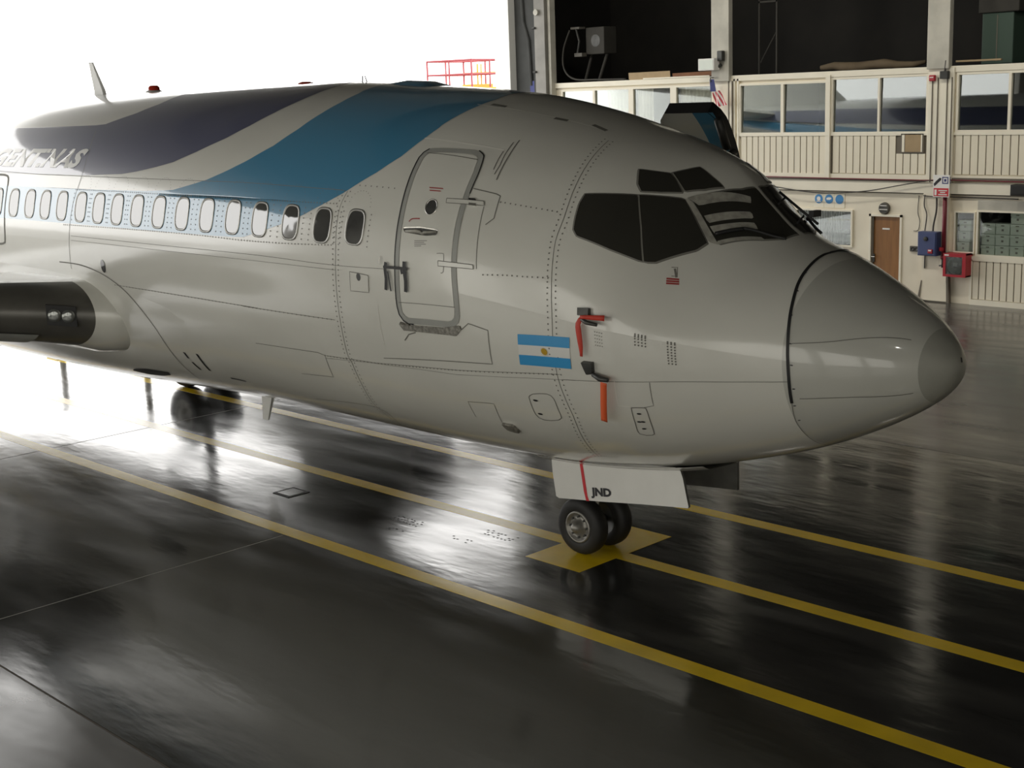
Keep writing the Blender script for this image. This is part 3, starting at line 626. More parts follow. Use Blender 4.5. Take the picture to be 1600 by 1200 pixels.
def resample(P, n):
    P = P+[P[0]]; L = [0.]
    for i in range(len(P)-1): L.append(L[-1]+math.hypot(P[i+1][0]-P[i][0], (P[i+1][1]-P[i][1])*.0325))
    out = []; j = 0
    for k in range(n):
        s = L[-1]*k/n
        while L[j+1] < s: j += 1
        t = (s-L[j])/max(L[j+1]-L[j],1e-9); out.append((P[j][0]+(P[j+1][0]-P[j][0])*t, P[j][1]+(P[j+1][1]-P[j][1])*t))
    return out
def patch(P, off=.004, rings=4, n=48, mb=None, exact=False):
    mb = mb or MB(); Q = P if exact else resample(P, n); n = len(Q); cx = sum(p[0] for p in Q)/n; ct = sum(p[1] for p in Q)/n
    vs = []; fs = []
    for r in range(rings):
        k = 1-r/rings
        vs += [S(cx+(x-cx)*k, ct+(t-ct)*k, off) for x, t in Q]
    vs.append(S(cx, ct, off))
    for r in range(rings-1):
        for i in range(n): fs.append((r*n+i, r*n+(i+1)%n, (r+1)*n+(i+1)%n, (r+1)*n+i))
    r = rings-1
    for i in range(n): fs.append((r*n+i, r*n+(i+1)%n, rings*n))
    return mb.add(vs, fs)
def ring(Po, Pi, o1=.006, o2=.006, mb=None, lip=True):
    mb = mb or MB(); n = len(Po); rows = []
    if lip: rows.append([S(x,t,-.01) for x,t in Po])
    rows.append([S(x,t,o1) for x,t in Po]); rows.append([S(x,t,o2) for x,t in Pi])
    if lip: rows.append([S(x,t,-.01) for x,t in Pi])
    for r in rows: r.append(r[0])
    return mb.grid(rows)
def inset(Q, d):
    n = len(Q); out = []; A = [(x, t*.0325) for x, t in Q]; ar = sum(A[i][0]*A[(i+1)%n][1]-A[(i+1)%n][0]*A[i][1] for i in range(n))
    sg = 1 if ar > 0 else -1
    for i in range(n):
        tx, ty = A[(i+1)%n][0]-A[i-1][0], A[(i+1)%n][1]-A[i-1][1]; L = math.hypot(tx,ty) or 1; out.append((A[i][0]-sg*ty/L*d, (A[i][1]+sg*tx/L*d)/.0325))
    return out
def slab(P, h, n=32, base=-.01, mb=None):       # a raised block following the skin
    mb = mb or MB(); Q = resample(P, n); patch(Q, h, 3, n, mb, True); a = [S(x,t,base) for x,t in Q]; b = [S(x,t,h) for x,t in Q]
    return mb.grid([a+[a[0]], b+[b[0]]])

jet = thing('airplane', 'white twin-jet airliner with navy and blue wave stripes parked nose inside the hangar', 'airplane', (0,0,0))
def P_(mb, name, m, parent=jet, smooth=True, label=None, rec=True):
    o = mb.build(name, m, parent, smooth=smooth, recalc=rec)
    if label: o['label'] = label
    return o
NA_ = 128
def loft(stations):
    rows = []
    for X in stations: r = [surf0(X, 2*math.pi*k/NA_) for k in range(NA_)]; r.append(r[0]); rows.append(r)
    return MB().grid(rows)
XR, XCAP = 2.99, 3.88
st = [XN-1e-5]+[XN-.20*(i/14.)**2 for i in range(1,15)]
P_(loft(st), 'nose_cap', 'nosecap', label='darker grey rain boot on the radome tip')
P_(loft([XN-.20-(XN-.20-XR)*i/24. for i in range(25)]), 'radome', 'radome', label='grey white radome cone')
fst = [XR-i*.05 for i in range(160)]; fst += [fst[-1]-.3*(i+1) for i in range(40)]; fst = [x for x in fst if x > -24.4]+[-24.45]
fus = P_(loft(fst), 'fuselage', 'white', label='white painted fuselage skin')
P_(MB().add([S(-24.45, 360*k/NA_) for k in range(NA_)], [tuple(range(NA_))]), 'tail_cap', 'darkmetal', smooth=False)

# ---- paint bands
def ipl(tab, t):
    if t <= tab[0][0]: return tab[0][1]
    for (a, va), (b, vb) in zip(tab, tab[1:]):
        if t <= b: return va+(vb-va)*(t-a)/max(b-a,1e-9)
    return tab[-1][1]
def mono(P):
    out = []
    for x, t in sorted(P, key=lambda p: p[1]):
        if not out or t > out[-1][0]+.15: out.append((t, x))
    return out
def band(fore, aft, t0, t1, name, m, label, extra=()):
    ts = sorted({t0, t1, *[round(t0+(t1-t0)*i/60., 3) for i in range(61)], *extra})
    for mir in (0, 1):
        rows = []
        for t in ts:
            xa, xf = ipl(aft, t), ipl(fore, t); n = 60
            us = [(1-(1-i/n)**1.7) for i in range(n+1)]
            rows.append([S(xa+(xf-xa)*u, 180-t if mir else t, .0025) for u in us])
        P_(MB().grid(rows), name, m, label=label)
nl = [p for i, p in enumerate(F['navy_lo']) if i != 5]
band(mono(nl)+[(90.,-3.52)], [(26.4,-23.),(49.9,-23.),(50.0,-10.6),(50.1,-9.2),(50.42,-8.61),(50.81,-7.73),(51.37,-7.49),(58,-6.99),(65,-6.72),(75,-6.63),(90.,-6.75)], 26.46, 90., 'wave_stripe', 'navy', 'dark navy wave stripe', (49.9,50.,50.1,50.42,50.81,51.37))
bl = [(-3.9,7.05),(-3.40,7.35)]+[p for p in F['blue_lo'][8:-1] if p[1] < 90]
band([(6.95,-3.9),(7.1,-3.62)]+[v for v in mono(bl) if v[0] > 7.2]+[(90.,-.84)], [(6.9,-23.),(20.6,-23.),(20.8,-7.),(21.2,-5.6),(22.03,-4.99),(23.9,-4.68)]+[v for v in mono(F['blue_up']) if v[0] > 24.5]+[(90.,-2.83)], 6.95, 90., 'wave_stripe', 'blue', 'mid blue wave stripe along the window row', (7.1,7.35,20.6,20.8,21.2,22.03))

# ---- lettering on the navy stripe
def text_faces(txt, off=.0):
    cu = bpy.data.curves.new('lettering', 'FONT'); cu.body = txt; cu.size = 1.0; cu.offset = off; cu.resolution_u = 3
    o = bpy.data.objects.new('lettering', cu); COL.objects.link(o); dg = bpy.context.evaluated_depsgraph_get()
    me = bpy.data.meshes.new_from_object(o.evaluated_get(dg)); vs = [v.co.copy() for v in me.vertices]; fs = [tuple(p.vertices) for p in me.polygons]
    bpy.data.objects.remove(o); bpy.data.curves.remove(cu); bpy.data.meshes.remove(me)
    x0, x1 = min(v.x for v in vs), max(v.x for v in vs); y1 = max(v.y for v in vs); y0 = min(v.y for v in vs)
    return [((v.x-x0)/(x1-x0), (v.y-y0)/(y1-y0)) for v in vs], fs
vs, fs = text_faces('ARGENTINAS', .045)
LW = 3.35
P_(MB().add([S(-7.40-LW*(1-u)-.13+(v)*.16, 29.3+v*8.9, .006) for u, v in vs], fs), 'livery_lettering', 'flagwhite', smooth=False, label='white slanted lettering on the navy stripe', rec=False)

# ---- cabin windows
def sell(cx, ct, hw, hh, n=28, e=.62):
    out = []
    for k in range(n):
        a = 2*math.pi*k/n; c, s = math.cos(a), math.sin(a)
        out.append((cx+hw*math.copysign(abs(c)**e, c), ct+hh/.0325*math.copysign(abs(s)**e, s)))
    return out
wx = [w[0] for w in F['W']]; wx += [wx[-1]-.508*(i+1) for i in range(8)]
for mir in (0, 1):
    for x in wx:
        t = 13.75 if x < -1.7 else 14.3
        c_ = 180-t if mir else t
        fr = P_(ring(sell(x, c_, .146, .197), sell(x, c_, .124, .172), .009, .006), 'cabin_window', 'winframe')
        P_(patch(sell(x, c_, .127, .175), .0045, 3, exact=True), 'pane', 'cabinglass', fr)

# ---- service door (starboard) and the same outline to port
def door(mirr):
    f = mirror if mirr else (lambda p: p)
    out = resample(F['door_out'], 72); inn = inset(out, .058); core = inset(out, .064)
    d = P_(patch(f(core), .005, 8, 72, exact=True), 'service_door' if not mirr else 'cabin_door', 'white', label='rounded galley service door' if not mirr else None)
    P_(ring(f(out), f(inn), .006, .006, lip=False), 'door_seal', 'seamband', d, label='grey band around the door')
    P_(ribbon(f(out[44:]+out[:1]), .016, .0075, False), 'door_gap', 'black', d)
    return d
sd = door(False)
P_(ribbon(F['door_out'][3:8], .012, .0075), 'door_gap', 'black', sd)
P_(ribbon([(-.86,42.9),(-.2,44.1)], .008, .008, False), 'panel_line', 'seam', sd)
P_(ribbon([(-.83,-6.4),(-.06,-4.2)], .006, .008, False), 'panel_line', 'seam', sd)
px, pt = F['porthole'][0]
P_(ring(sell(px, pt, .076, .086, 32, 1.), sell(px, pt, .066, .076, 32, 1.), .012, .009), 'porthole_rim', 'alu', sd)
P_(patch(sell(px, pt, .067, .077, 32, 1.), .0075, 3, exact=True), 'porthole', 'cabinglass', sd)
hq = resample(F['handle'], 32)
hr = P_(patch(hq, .0075, 3, 32, exact=True), 'handle_recess', 'darkmetal', sd)
P_(ring(hq, inset(hq, .012), .011, .008, lip=False), 'recess_rim', 'alu', hr)
P_(MB().tube([S(x, t, .010) for x, t in F['handle_bar']], [.013,.017,.016,.013,.015,.012], 8), 'door_handle', 'mottled', hr)
for k in ('label_red', 'label_red2'): P_(patch(F[k], .0078, 2, 16), 'placard', 'redprint', sd)
P_(ribbon(F['arrow_red'], .012, .0078), 'arrow_mark', 'redprint', sd)
lt = F['label_text']
for i in range(4):
    a = i/4.+.05; l = [1, .8, .95, .6][i]
    P_(ribbon([(lt[0][0]+(lt[3][0]-lt[0][0])*a, lt[0][1]+(lt[3][1]-lt[0][1])*a), (lt[0][0]+(lt[1][0]-lt[0][0])*l, lt[0][1]+(lt[1][1]-lt[0][1])*l+(lt[3][1]-lt[0][1])*a)], .008, .0078, False), 'placard_line', 'greyprint', sd)
for k in ('hinge_up', 'hinge_lo'):
    hg = P_(patch(F[k], .0095, 3, 24), 'hinge_arm', 'white', sd)
    P_(ribbon(F[k]+[F[k][0]], .007, .011, False), 'hinge_outline', 'seam', hg)
P_(ribbon(F['hinge_lo2'], .006, .008), 'panel_line', 'seam', sd)
P_(slab(F['hinge_up_black'], .02, 16), 'hinge_stop', 'black', sd)
P_(slab([(-.05,29.0),(.03,29.3),(.04,28.6),(-.045,28.3)], .016, 16), 'hinge_pin', 'alu', sd)
# folding girt-bar bracket
gb = P_(ribbon(F['br_l'], .042, .025), 'handrail_bracket', 'black', sd, label='black folding bracket across the door edge')
for k, w in (('br_l2', .018), ('br_h', .026), ('br_r', .045), ('br_r2', .03)): P_(ribbon(F[k], w, .027), 'bracket_bar', 'black', gb)
P_(ribbon([(-1.057,6.3),(-1.055,3.6)], .015, .028, False), 'bracket_slot', 'alu', gb)
P_(slab(F['sill'], .014, 48), 'sill_plate', 'scuff', fus, label='scuffed metal sill plate under the door')
ld = door(True)

# ---- seams, panel outlines and rivets on the skin
for k, w in (('V1',.006),('V2',.006),('H1',.006),('H2',.005),('H2b',.004),('H3',.005),('H4',.005),('H4b',.004),('H5',.005),('H6',.007),('P1',.010),('P2',.007),('P3',.009),('P4',.008),('P5',.006),('P6',.005),('P7',.009),('P9',.006),('P11',.012),('belly1',.007),('belly2',.007),('fair',.014),('V0',.008),('T1',.010),('T2',.010),('T3',.013),('rect1',.007),('slot',.02)):
    if k in ('V1',): P = [p for p in F[k] if p[1] > -58]+[(-2.14,-75),(-2.14,-90)]
    else: P = F[k]
    P_(ribbon(P, w, .0035, k in ('V1','V2','fair','belly1','V0','H3','H2','P4','P7'), fair=k == 'fair'), 'skin_seam', 'seam', fus)
for k, w in (('Hwhite',.016),('Hcrown',.010),('P8',.006),('P10',.008)): P_(ribbon(F[k], w, .0035, False), 'skin_seam', 'seam_l', fus)
for k in ('dark1','dark2','dark3'): P_(ribbon(F[k], .045, .004, False), 'antenna_plate', 'seam', fus)
P_(ribbon(F['rdoor'], .03, .004), 'exit_outline', 'seam', fus, label='outline of an over-wing exit hatch')
P_(ribbon(mirror(F['V2']), .012, .0035), 'skin_seam', 'seam', fus)
for k in ('mk1','mk2','mk3','mk4'): P_(ribbon(F[k], .045 if k != 'mk4' else .03, .004, False, fair=True), 'stain_mark', 'blackprint', fus)
P_(ribbon(F['sq_panel']+[F['sq_panel'][0]], .006, .008, False), 'panel_outline', 'seam', fus)
sp = P_(slab(F['sq_panel'], .006, 24), 'access_panel', 'white', fus)
P_(patch(sell(*F['sq_hole'][0], .033, .036, 20, 1.), .0075, 2, exact=True), 'panel_plug', 'darkmetal', sp)
P_(patch(sell(*F['port'][0], .055, .075, 20, 1.), .006, 2, exact=True), 'round_port', 'cabinglass', fus)
for k, P in (('dots', F['dots']), ('dots2', F['dots2'])):
    for x, t in P: P_(patch(sell(x, t, .028 if k == 'dots' else .022, .013, 12, 1.), .005, 2, exact=True), 'panel_latch', 'blackprint', fus)
P_(slab(F['drain'], .03, 16), 'drain_mast', 'scuff', fus)
sc_ = [(-6.55,-55),(-6.6,-57.5),(-6.95,-60.5),(-7.35,-61.5),(-7.7,-59.5),(-7.5,-57),(-7.1,-55)]
P_(MB().add([S(x, t, fair_off(x, t)+.006) for x, t in resample(sc_, 24)], [tuple(range(24))]), 'air_inlet', 'black', fus, smooth=False)
rl = F['redlab']
for i in range(3):
    a = i/2.6; P_(ribbon([(rl[0][0]+(rl[3][0]-rl[0][0])*a, rl[0][1]+(rl[3][1]-rl[0][1])*a), (rl[1][0]+(rl[2][0]-rl[1][0])*a, rl[1][1]+(rl[2][1]-rl[1][1])*a)], .016, .004, False), 'placard', 'redprint', fus)
rv = MB()
def rivets(P, step, r=.0085, sm=True):
    Q = spline(P, .01) if sm else lin(P, .01); acc = 0; last = None
    for x, t in Q:
        p = S(x, t, .0042)
        if last is None or (p-last).length >= step:
            last = p; n = normal(x, math.radians(t)); u = n.cross(Vector((0,0,1)) if abs(n.z) < .9 else Vector((1,0,0))).normalized(); w = n.cross(u)
            rv.add([p+(u*math.cos(k*math.pi/3)+w*math.sin(k*math.pi/3))*r for k in range(6)], [tuple(range(6))])
off = lambda P, dx: [(x+dx, t) for x, t in P]
for dx in (-.045, .045): rivets(off([p for p in F['V1'] if p[1] > -58], dx), .05); rivets(off(F['V2'], dx), .05)
rivets(F['rivw1'], .045); rivets(F['rivw2'], .05); rivets(F['H1c'], .05); rivets(F['H7'], .05); rivets(F['H1b'], .05); rivets(F['H4'], .05); rivets(F['H3'], .07)
for x in wx[:12]:
    for sx in (-.215, .215):
        for k in range(7): rivets([(x+sx, 8.5+k*1.75), (x+sx+.004, 8.5+k*1.75)], .1, sm=False)
    rivets([(x+.17*math.cos(a), 21.5+5.*math.sin(a)) for a in [math.pi*i/10 for i in range(11)]], .04, .005)
for gx, gt, nx, nt_ in ((1.86,2.6,4,6),(2.12,.6,3,9)):
    for i in range(nx):
        for j_ in range(nt_): rivets([(gx+i*.028, gt-j_*1.1), (gx+i*.028+.001, gt-j_*1.1)], .1, sm=False)
for i in range(4):
    for j_ in range(5): rivets([(1.50+i*.022, -1.2-j_*1.1), (1.501+i*.022, -1.2-j_*1.1)], .1, .005, sm=False)
ro = P_(rv, 'rivet_rows', 'seam', fus, smooth=False, rec=False); ro['kind'] = 'stuff'

# ---- flag decal
fg = resample(F['flag'], 4); A_, B_, C_, D_ = F['flag']
def fq(u0, u1, v0, v1, off, n=14):
    rows = []
    for j_ in range(5):
        v = v0+(v1-v0)*j_/4; rows.append([S(*[(A_[a]+(B_[a]-A_[a])*u)*(1-v)+(D_[a]+(C_[a]-D_[a])*u)*v for a in (0,1)], off) for u in [u0+(u1-u0)*i/n for i in range(n+1)]])
    return MB().grid(rows)
fd = P_(fq(0, 1, 0, 1, .0045), 'national_flag_decal', 'flagwhite', fus, label='sky blue and white striped flag with a golden sun')
P_(fq(0, 1, 0, .335, .006), 'flag_stripe', 'skyblue', fd); P_(fq(0, 1, .665, 1, .006), 'flag_stripe', 'skyblue', fd)
sx, st_ = F['sun'][0]
P_(patch(sell(sx, st_, .034, .034, 16, 1.), .007, 2, exact=True), 'sun_emblem', 'sun', fd)
sr = MB()
for k in range(16):
    a = 2*math.pi*k/16
    sr.add([S(sx+.03*math.cos(a-.1), st_+.03*math.sin(a-.1)/.0325, .0068), S(sx+.03*math.cos(a+.1), st_+.03*math.sin(a+.1)/.0325, .0068), S(sx+.05*math.cos(a), st_+.05*math.sin(a)/.0325, .0068)], [(0,1,2)])
P_(sr, 'sun_rays', 'sun', fd, smooth=False, rec=False)

# ---- radome strip and lines
rd = [p for p in F['radome'][:10]]; rd[0] = (2.80, 110)
rs = P_(ribbon(rd, .026, .006), 'radome_seal', 'black', label='black sealing strip behind the radome')
P_(ribbon(mirror(rd[1:]), .026, .006), 'radome_seal', 'black', rs)
P_(ribbon([rd[9],(2.992,-37.7),(2.987,-51.6),(2.98,-80)], .006, .005), 'seam_line', 'seam', rs)
for x, t in ((2.90,60),(2.945,46),(2.99,30),(3.04,12),(3.06,-2),(3.06,-16),(3.035,-27),(3.02,-38)): P_(patch(sell(x, t, .012, .012, 10, 1.), .006, 2, exact=True), 'fastener', 'blackprint', rs)
for k in ('rad_l1','rad_l2'): P_(ribbon(F[k], .007, .004), 'lightning_strip', 'seam', rs)
P_(ribbon(F['tipmark'], .022, .004, False), 'nose_chip', 'blackprint', rs)

# ---- cockpit windows
PC = [(1.83,57.6),(1.94,67.),(2.03,77.),(2.065,87.2),(2.20,87.3),(2.37,87.5),(2.525,87.),(2.505,75.),(2.41,66.6),(2.17,50.4),(2.0,54.)]
for nm, P, m in (('cockpit_window', F['pane_a'], 0), ('cockpit_window', F['pane_b'], 0), ('windshield', PC, 0), ('eyebrow_window', F['eye1'], 0), ('eyebrow_window', F['eye2'], 0)):
    for mir in (0, 1):
        Q = resample(mirror(P) if mir else P, 64)
        w = P_(patch(Q, .006, 7, 64, exact=True), nm, 'cockpit')
        P_(ring(Q, inset(Q, -.016), .007, .002, lip=False), 'window_gasket', 'seam', w)
        if nm == 'windshield' and not mir:
            for k in ('strip1','strip2','strip3','strip4','strip0'): P_(patch(F[k], .010, 4, 32), 'pale_strip', 'mottled', w, label='pale strip across the windshield')  # pale strips lying over the pane
for mir in (0, 1):
    f = mirror if mir else (lambda p: p)
    wp = P_(MB().tube([S(x, t, .035) for x, t in spline(f(F['wiper']))], .014, 6), 'wiper', 'black')
    P_(MB().tube([S(x, t, .03) for x, t in spline(f(F['wiper2']))], .018, 6), 'wiper_blade', 'black', wp)
wb = P_(MB().tube([S(2.1,105,.06),S(2.3,104,.09),S(2.52,102,.10)], .012, 6), 'wiper', 'black')
for x in (2.17, 2.36): P_(MB().tube([S(x,104,.07),S(x+.05,97,.02)], .01, 6), 'wiper_strut', 'black', wb)
P_(MB().box(2.50,2.55,.16,.28,3.585,3.64), 'wiper_pivot', 'black', wb, smooth=False)

# ---- pitot covers and streamers (separate things hanging on the probes)
for k in ('pitot1', 'pitot2'):
    pc = P_(slab(F[k], .05, 24), 'probe_mount', 'darkmetal', label='dark square probe plate')
P_(MB().tube([S(*F['pitot2arm'][0], .04), S(*F['pitot2arm'][1], .07), S(*F['pitot2arm'][2], .08)], [.02,.028,.02], 8), 'pitot_probe', 'darkmetal')
P_(MB().tube([S(1.40,3.0,.05), S(1.46,2.6,.075), S(1.56,3.0,.08)], [.018,.02,.016], 8), 'pitot_probe', 'darkmetal')
def streamer(name, label, lists, m):
    mbs = [ribbon(P, w, o_, True, None, tp) for P, w, o_, tp in lists]; a = lists[0][0][0]; base = S(*a, .06)
    t = thing(name, label, 'ribbon', tuple(base), 'warning streamers on the nose probes')
    for mb in mbs: 
        o = mb.build('streamer', m, t, smooth=True); sm = o.modifiers.new('thickness', 'SOLIDIFY'); sm.thickness = .003
    return t
streamer('probe_ribbon', 'red ribbon tied in a bend on the upper nose probe', [(F['rib1'], .05, .088, lambda t: .55+.45*t), (F['rib2'], .055, .052, lambda t: .5+.9*math.sin(math.pi*min(t*1.1,1))**.7*.6)], 'red')
streamer('probe_ribbon', 'orange red ribbon hanging straight from the lower nose probe', [(F['rib3'], .062, .09, None)], 'orange')

# ---- antennas, beacon, roof fairing
P_(MB().grid([[(-9.87,y,4.93),(-9.60,y,4.93)] for y in (-.03,)]+[[(-9.87+dx,y,4.93+dz),(-9.60+dx2,y,4.93+dz)] for y, dx, dx2, dz in ((-.028,.0,-.03,.10),(-.012,-.12,-.29,.51),(.012,-.12,-.29,.51),(.028,.0,-.03,.10),(.03,0,0,0))]), 'blade_antenna', 'whitesteel', smooth=False)
P_(MB().grid([[(-6.03,y,.98),(-5.76,y,.98)] for y in (-.03,)]+[[(-6.07,-.012,.54),(-5.95,-.012,.54)],[(-6.07,.012,.54),(-5.95,.012,.54)],[(-6.03,.03,.98),(-5.76,.03,.98)]]), 'belly_antenna', 'whitesteel', smooth=False, label='pale blade antenna under the belly')
bc = P_(MB().lathe([(.13,-.03),(.12,.015),(.09,.03),(0,.03)], (-8.2,0,4.955), (0,0,1), 24), 'beacon_base', 'whitesteel')
P_(MB().lathe([(.085,.028),(.08,.07),(.055,.095),(0,.10)], (-8.2,0,4.955), (0,0,1), 24), 'beacon_lens', 'beaconred', bc, label='red rotating beacon lens')
P_(MB().lathe([(.10,-.02),(.095,.02),(.05,.035),(0,.036)], (-4.62,.0,4.955), (0,0,1), 20), 'roof_light', 'beaconred')
P_(MB().grid([[(-3.40,-.01,4.90),(-3.40,.01,4.90)],[(-3.46,-.008,5.02),(-3.46,.008,5.02)],[(-3.50,-.008,5.02),(-3.50,.008,5.02)],[(-3.52,-.01,4.90),(-3.52,.01,4.90)]]).box(-3.56,-3.30,-.04,.04,4.9,4.925), 'roof_antenna', 'darkmetal', smooth=False)
P_(MB().grid([[S(x, t, h*(1-((t-90)/6.)**4)) for t in (84,86,88,90,92,94,96)] for x, h in ((-2.83,-.004),(-2.74,.022),(-2.62,.042),(-2.3,.042),(-2.2,.022),(-2.12,-.004))]), 'roof_fairing', 'blue', label='low fairing hump on the roof')

# ---- nose gear
ng = P_(MB().tube([(.05,0,1.35),(.02,0,.55)], .07, 14), 'nose_gear', 'hub')
P_(MB().tube([(.02,0,.62),(0,0,.305)], .045, 12), 'piston', 'alu', ng)
P_(MB().tube([(0,-.31,.305),(0,.31,.305)], .035, 12), 'axle', 'darkmetal', ng)
P_(MB().tube([(-.06,0,.9),(-.20,0,.66),(-.03,0,.42)], .03, 8), 'torque_link', 'darkmetal', ng)
P_(MB().tube([(.05,-.12,.75),(.05,.12,.75)], .05, 10), 'steering_collar', 'hub', ng)
P_(MB().tube([(.06,.0,.8),(.7,0,1.25)], .04, 8), 'drag_brace', 'darkmetal', ng)
P_(MB().bbox(-.27,-.13,-.17,-.07,.62,.74,.012), 'taxi_light', 'alu', ng, smooth=False)
def wheel(x, y, r, w, side, par, k=1.):
    prof = [(r*.54,-w*.42),(r*.62,-w*.49),(r*.80,-w*.5),(r*.93,-w*.40),(r*.985,-w*.24),(r,-w*.08),(r,w*.08),(r*.985,w*.24),(r*.93,w*.40),(r*.80,w*.5),(r*.62,w*.49),(r*.54,w*.42)]
    ty = P_(MB().lathe(prof, (x,y,r), (0,1,0), 48, True), 'tyre', 'tyre', par)
    o = side*w*.44
    h = P_(MB().lathe([(r*.56,o),(r*.53,o+side*.012),(r*.48,o+side*.006),(r*.45,o-side*.03),(r*.26,o-side*.02),(r*.24,o+side*.015),(r*.16,o+side*.05),(r*.10,o+side*.07),(0,o+side*.072)], (x,y,r), (0,1,0), 36), 'wheel_hub', 'hub', ty)
    for q in range(8):
        a = 2*math.pi*q/8; P_(MB().lathe([(0,o),(.012,o),(.012,o-side*.03)], (x+r*.37*math.cos(a),y,r+r*.37*math.sin(a)), (0,1,0), 8), 'wheel_bolt', 'darkmetal', ty)
    P_(MB().lathe([(r*.56,-o),(r*.3,-o+side*.05),(0,-o+side*.05)], (x,y,r), (0,1,0), 28), 'wheel_back', 'darkmetal', ty)
wheel(0, -.19, .305, .19, -1, ng); wheel(0, .19, .305, .19, 1, ng)
# gear bay and doors
P_(MB().bbox(-.22,1.05,-.34,.34,1.03,1.30,.02), 'gear_bay', 'baydark', smooth=False)
P_(MB().grid([[ (x, y, zb) for y, zb in ((-.5,S(x,-75).z),(-.40,S(x,-78).z-.035),(0,S(x,-90).z-.03),(.40,S(x,-78).z-.035),(.5,S(x,-75).z))] for x in [-.35+i*.12 for i in range(19)]]), 'bay_fairing', 'white', label='rounded lip along the gear bay')
def gdoor(y, lean, name, m1, m2, far=False):
    # outline in (x, z)
    o_ = [(-.205,1.03),(-.17,1.055),(.1,1.085),(.6,1.135),(1.0,1.18),(1.42,1.225),(1.485,1.20),(1.515,1.13),(1.55,1.0),(1.588,.868),(1.58,.855),(1.0,.785),(.5,.715),(-.10,.642),(-.14,.655),(-.19,.9)]
    if far: o_ = [(x, z) for x, z in o_ if x < 1.3]; o_ = o_[:5]+[(1.555,1.25),(1.545,.835)]+o_[5:]
    yy = lambda z: y+lean*(1.1-z)
    v0 = [(x, yy(z), z) for x, z in o_]; s = -1 if y < 0 else 1; v1 = [(x, yy(z)-s*.03, z) for x, z in o_]; n = len(o_)
    d = P_(MB().add(v0, [tuple(range(n))]), name, m1, smooth=False)
    P_(MB().add(v1, [tuple(range(n))]).add(v0+v1, [(i,(i+1)%n,(i+1)%n+n,i+n) for i in range(n)]), 'door_inner_face', m2, d, smooth=False)
    return d, yy
gd, yy = gdoor(-.42, -.04, 'nose_gear_door', 'doorpaint', 'baydark'); gd['label'] = 'white nose gear door with a red line and black letters'
def gq(P, m, nm, dy=.003): return P_(MB().add([(x, yy(z)-dy, z) for x, z in P], [tuple(range(len(P)))]), nm, m, gd, smooth=False, rec=False)
gq([(.185,1.092),(.225,1.096),(.30,.74),(.325,.690),(.283,.684),(.25,.78)], 'signred', 'red_line')
vs, fs = text_faces('JND', .05)
P_(MB().add([(.355+u*.27-v*.012, yy(.73+v*.1+u*.035)-.004, .725+v*.112+u*.035) for u, v in vs], fs), 'registration_letters', 'blackprint', gd, smooth=False, label='black registration letters', rec=False)
gd2, _ = gdoor(.42, .04, 'nose_gear_door', 'doorpaint', 'baydark', True); gd2['label'] = 'far nose gear door showing its dark inner face'

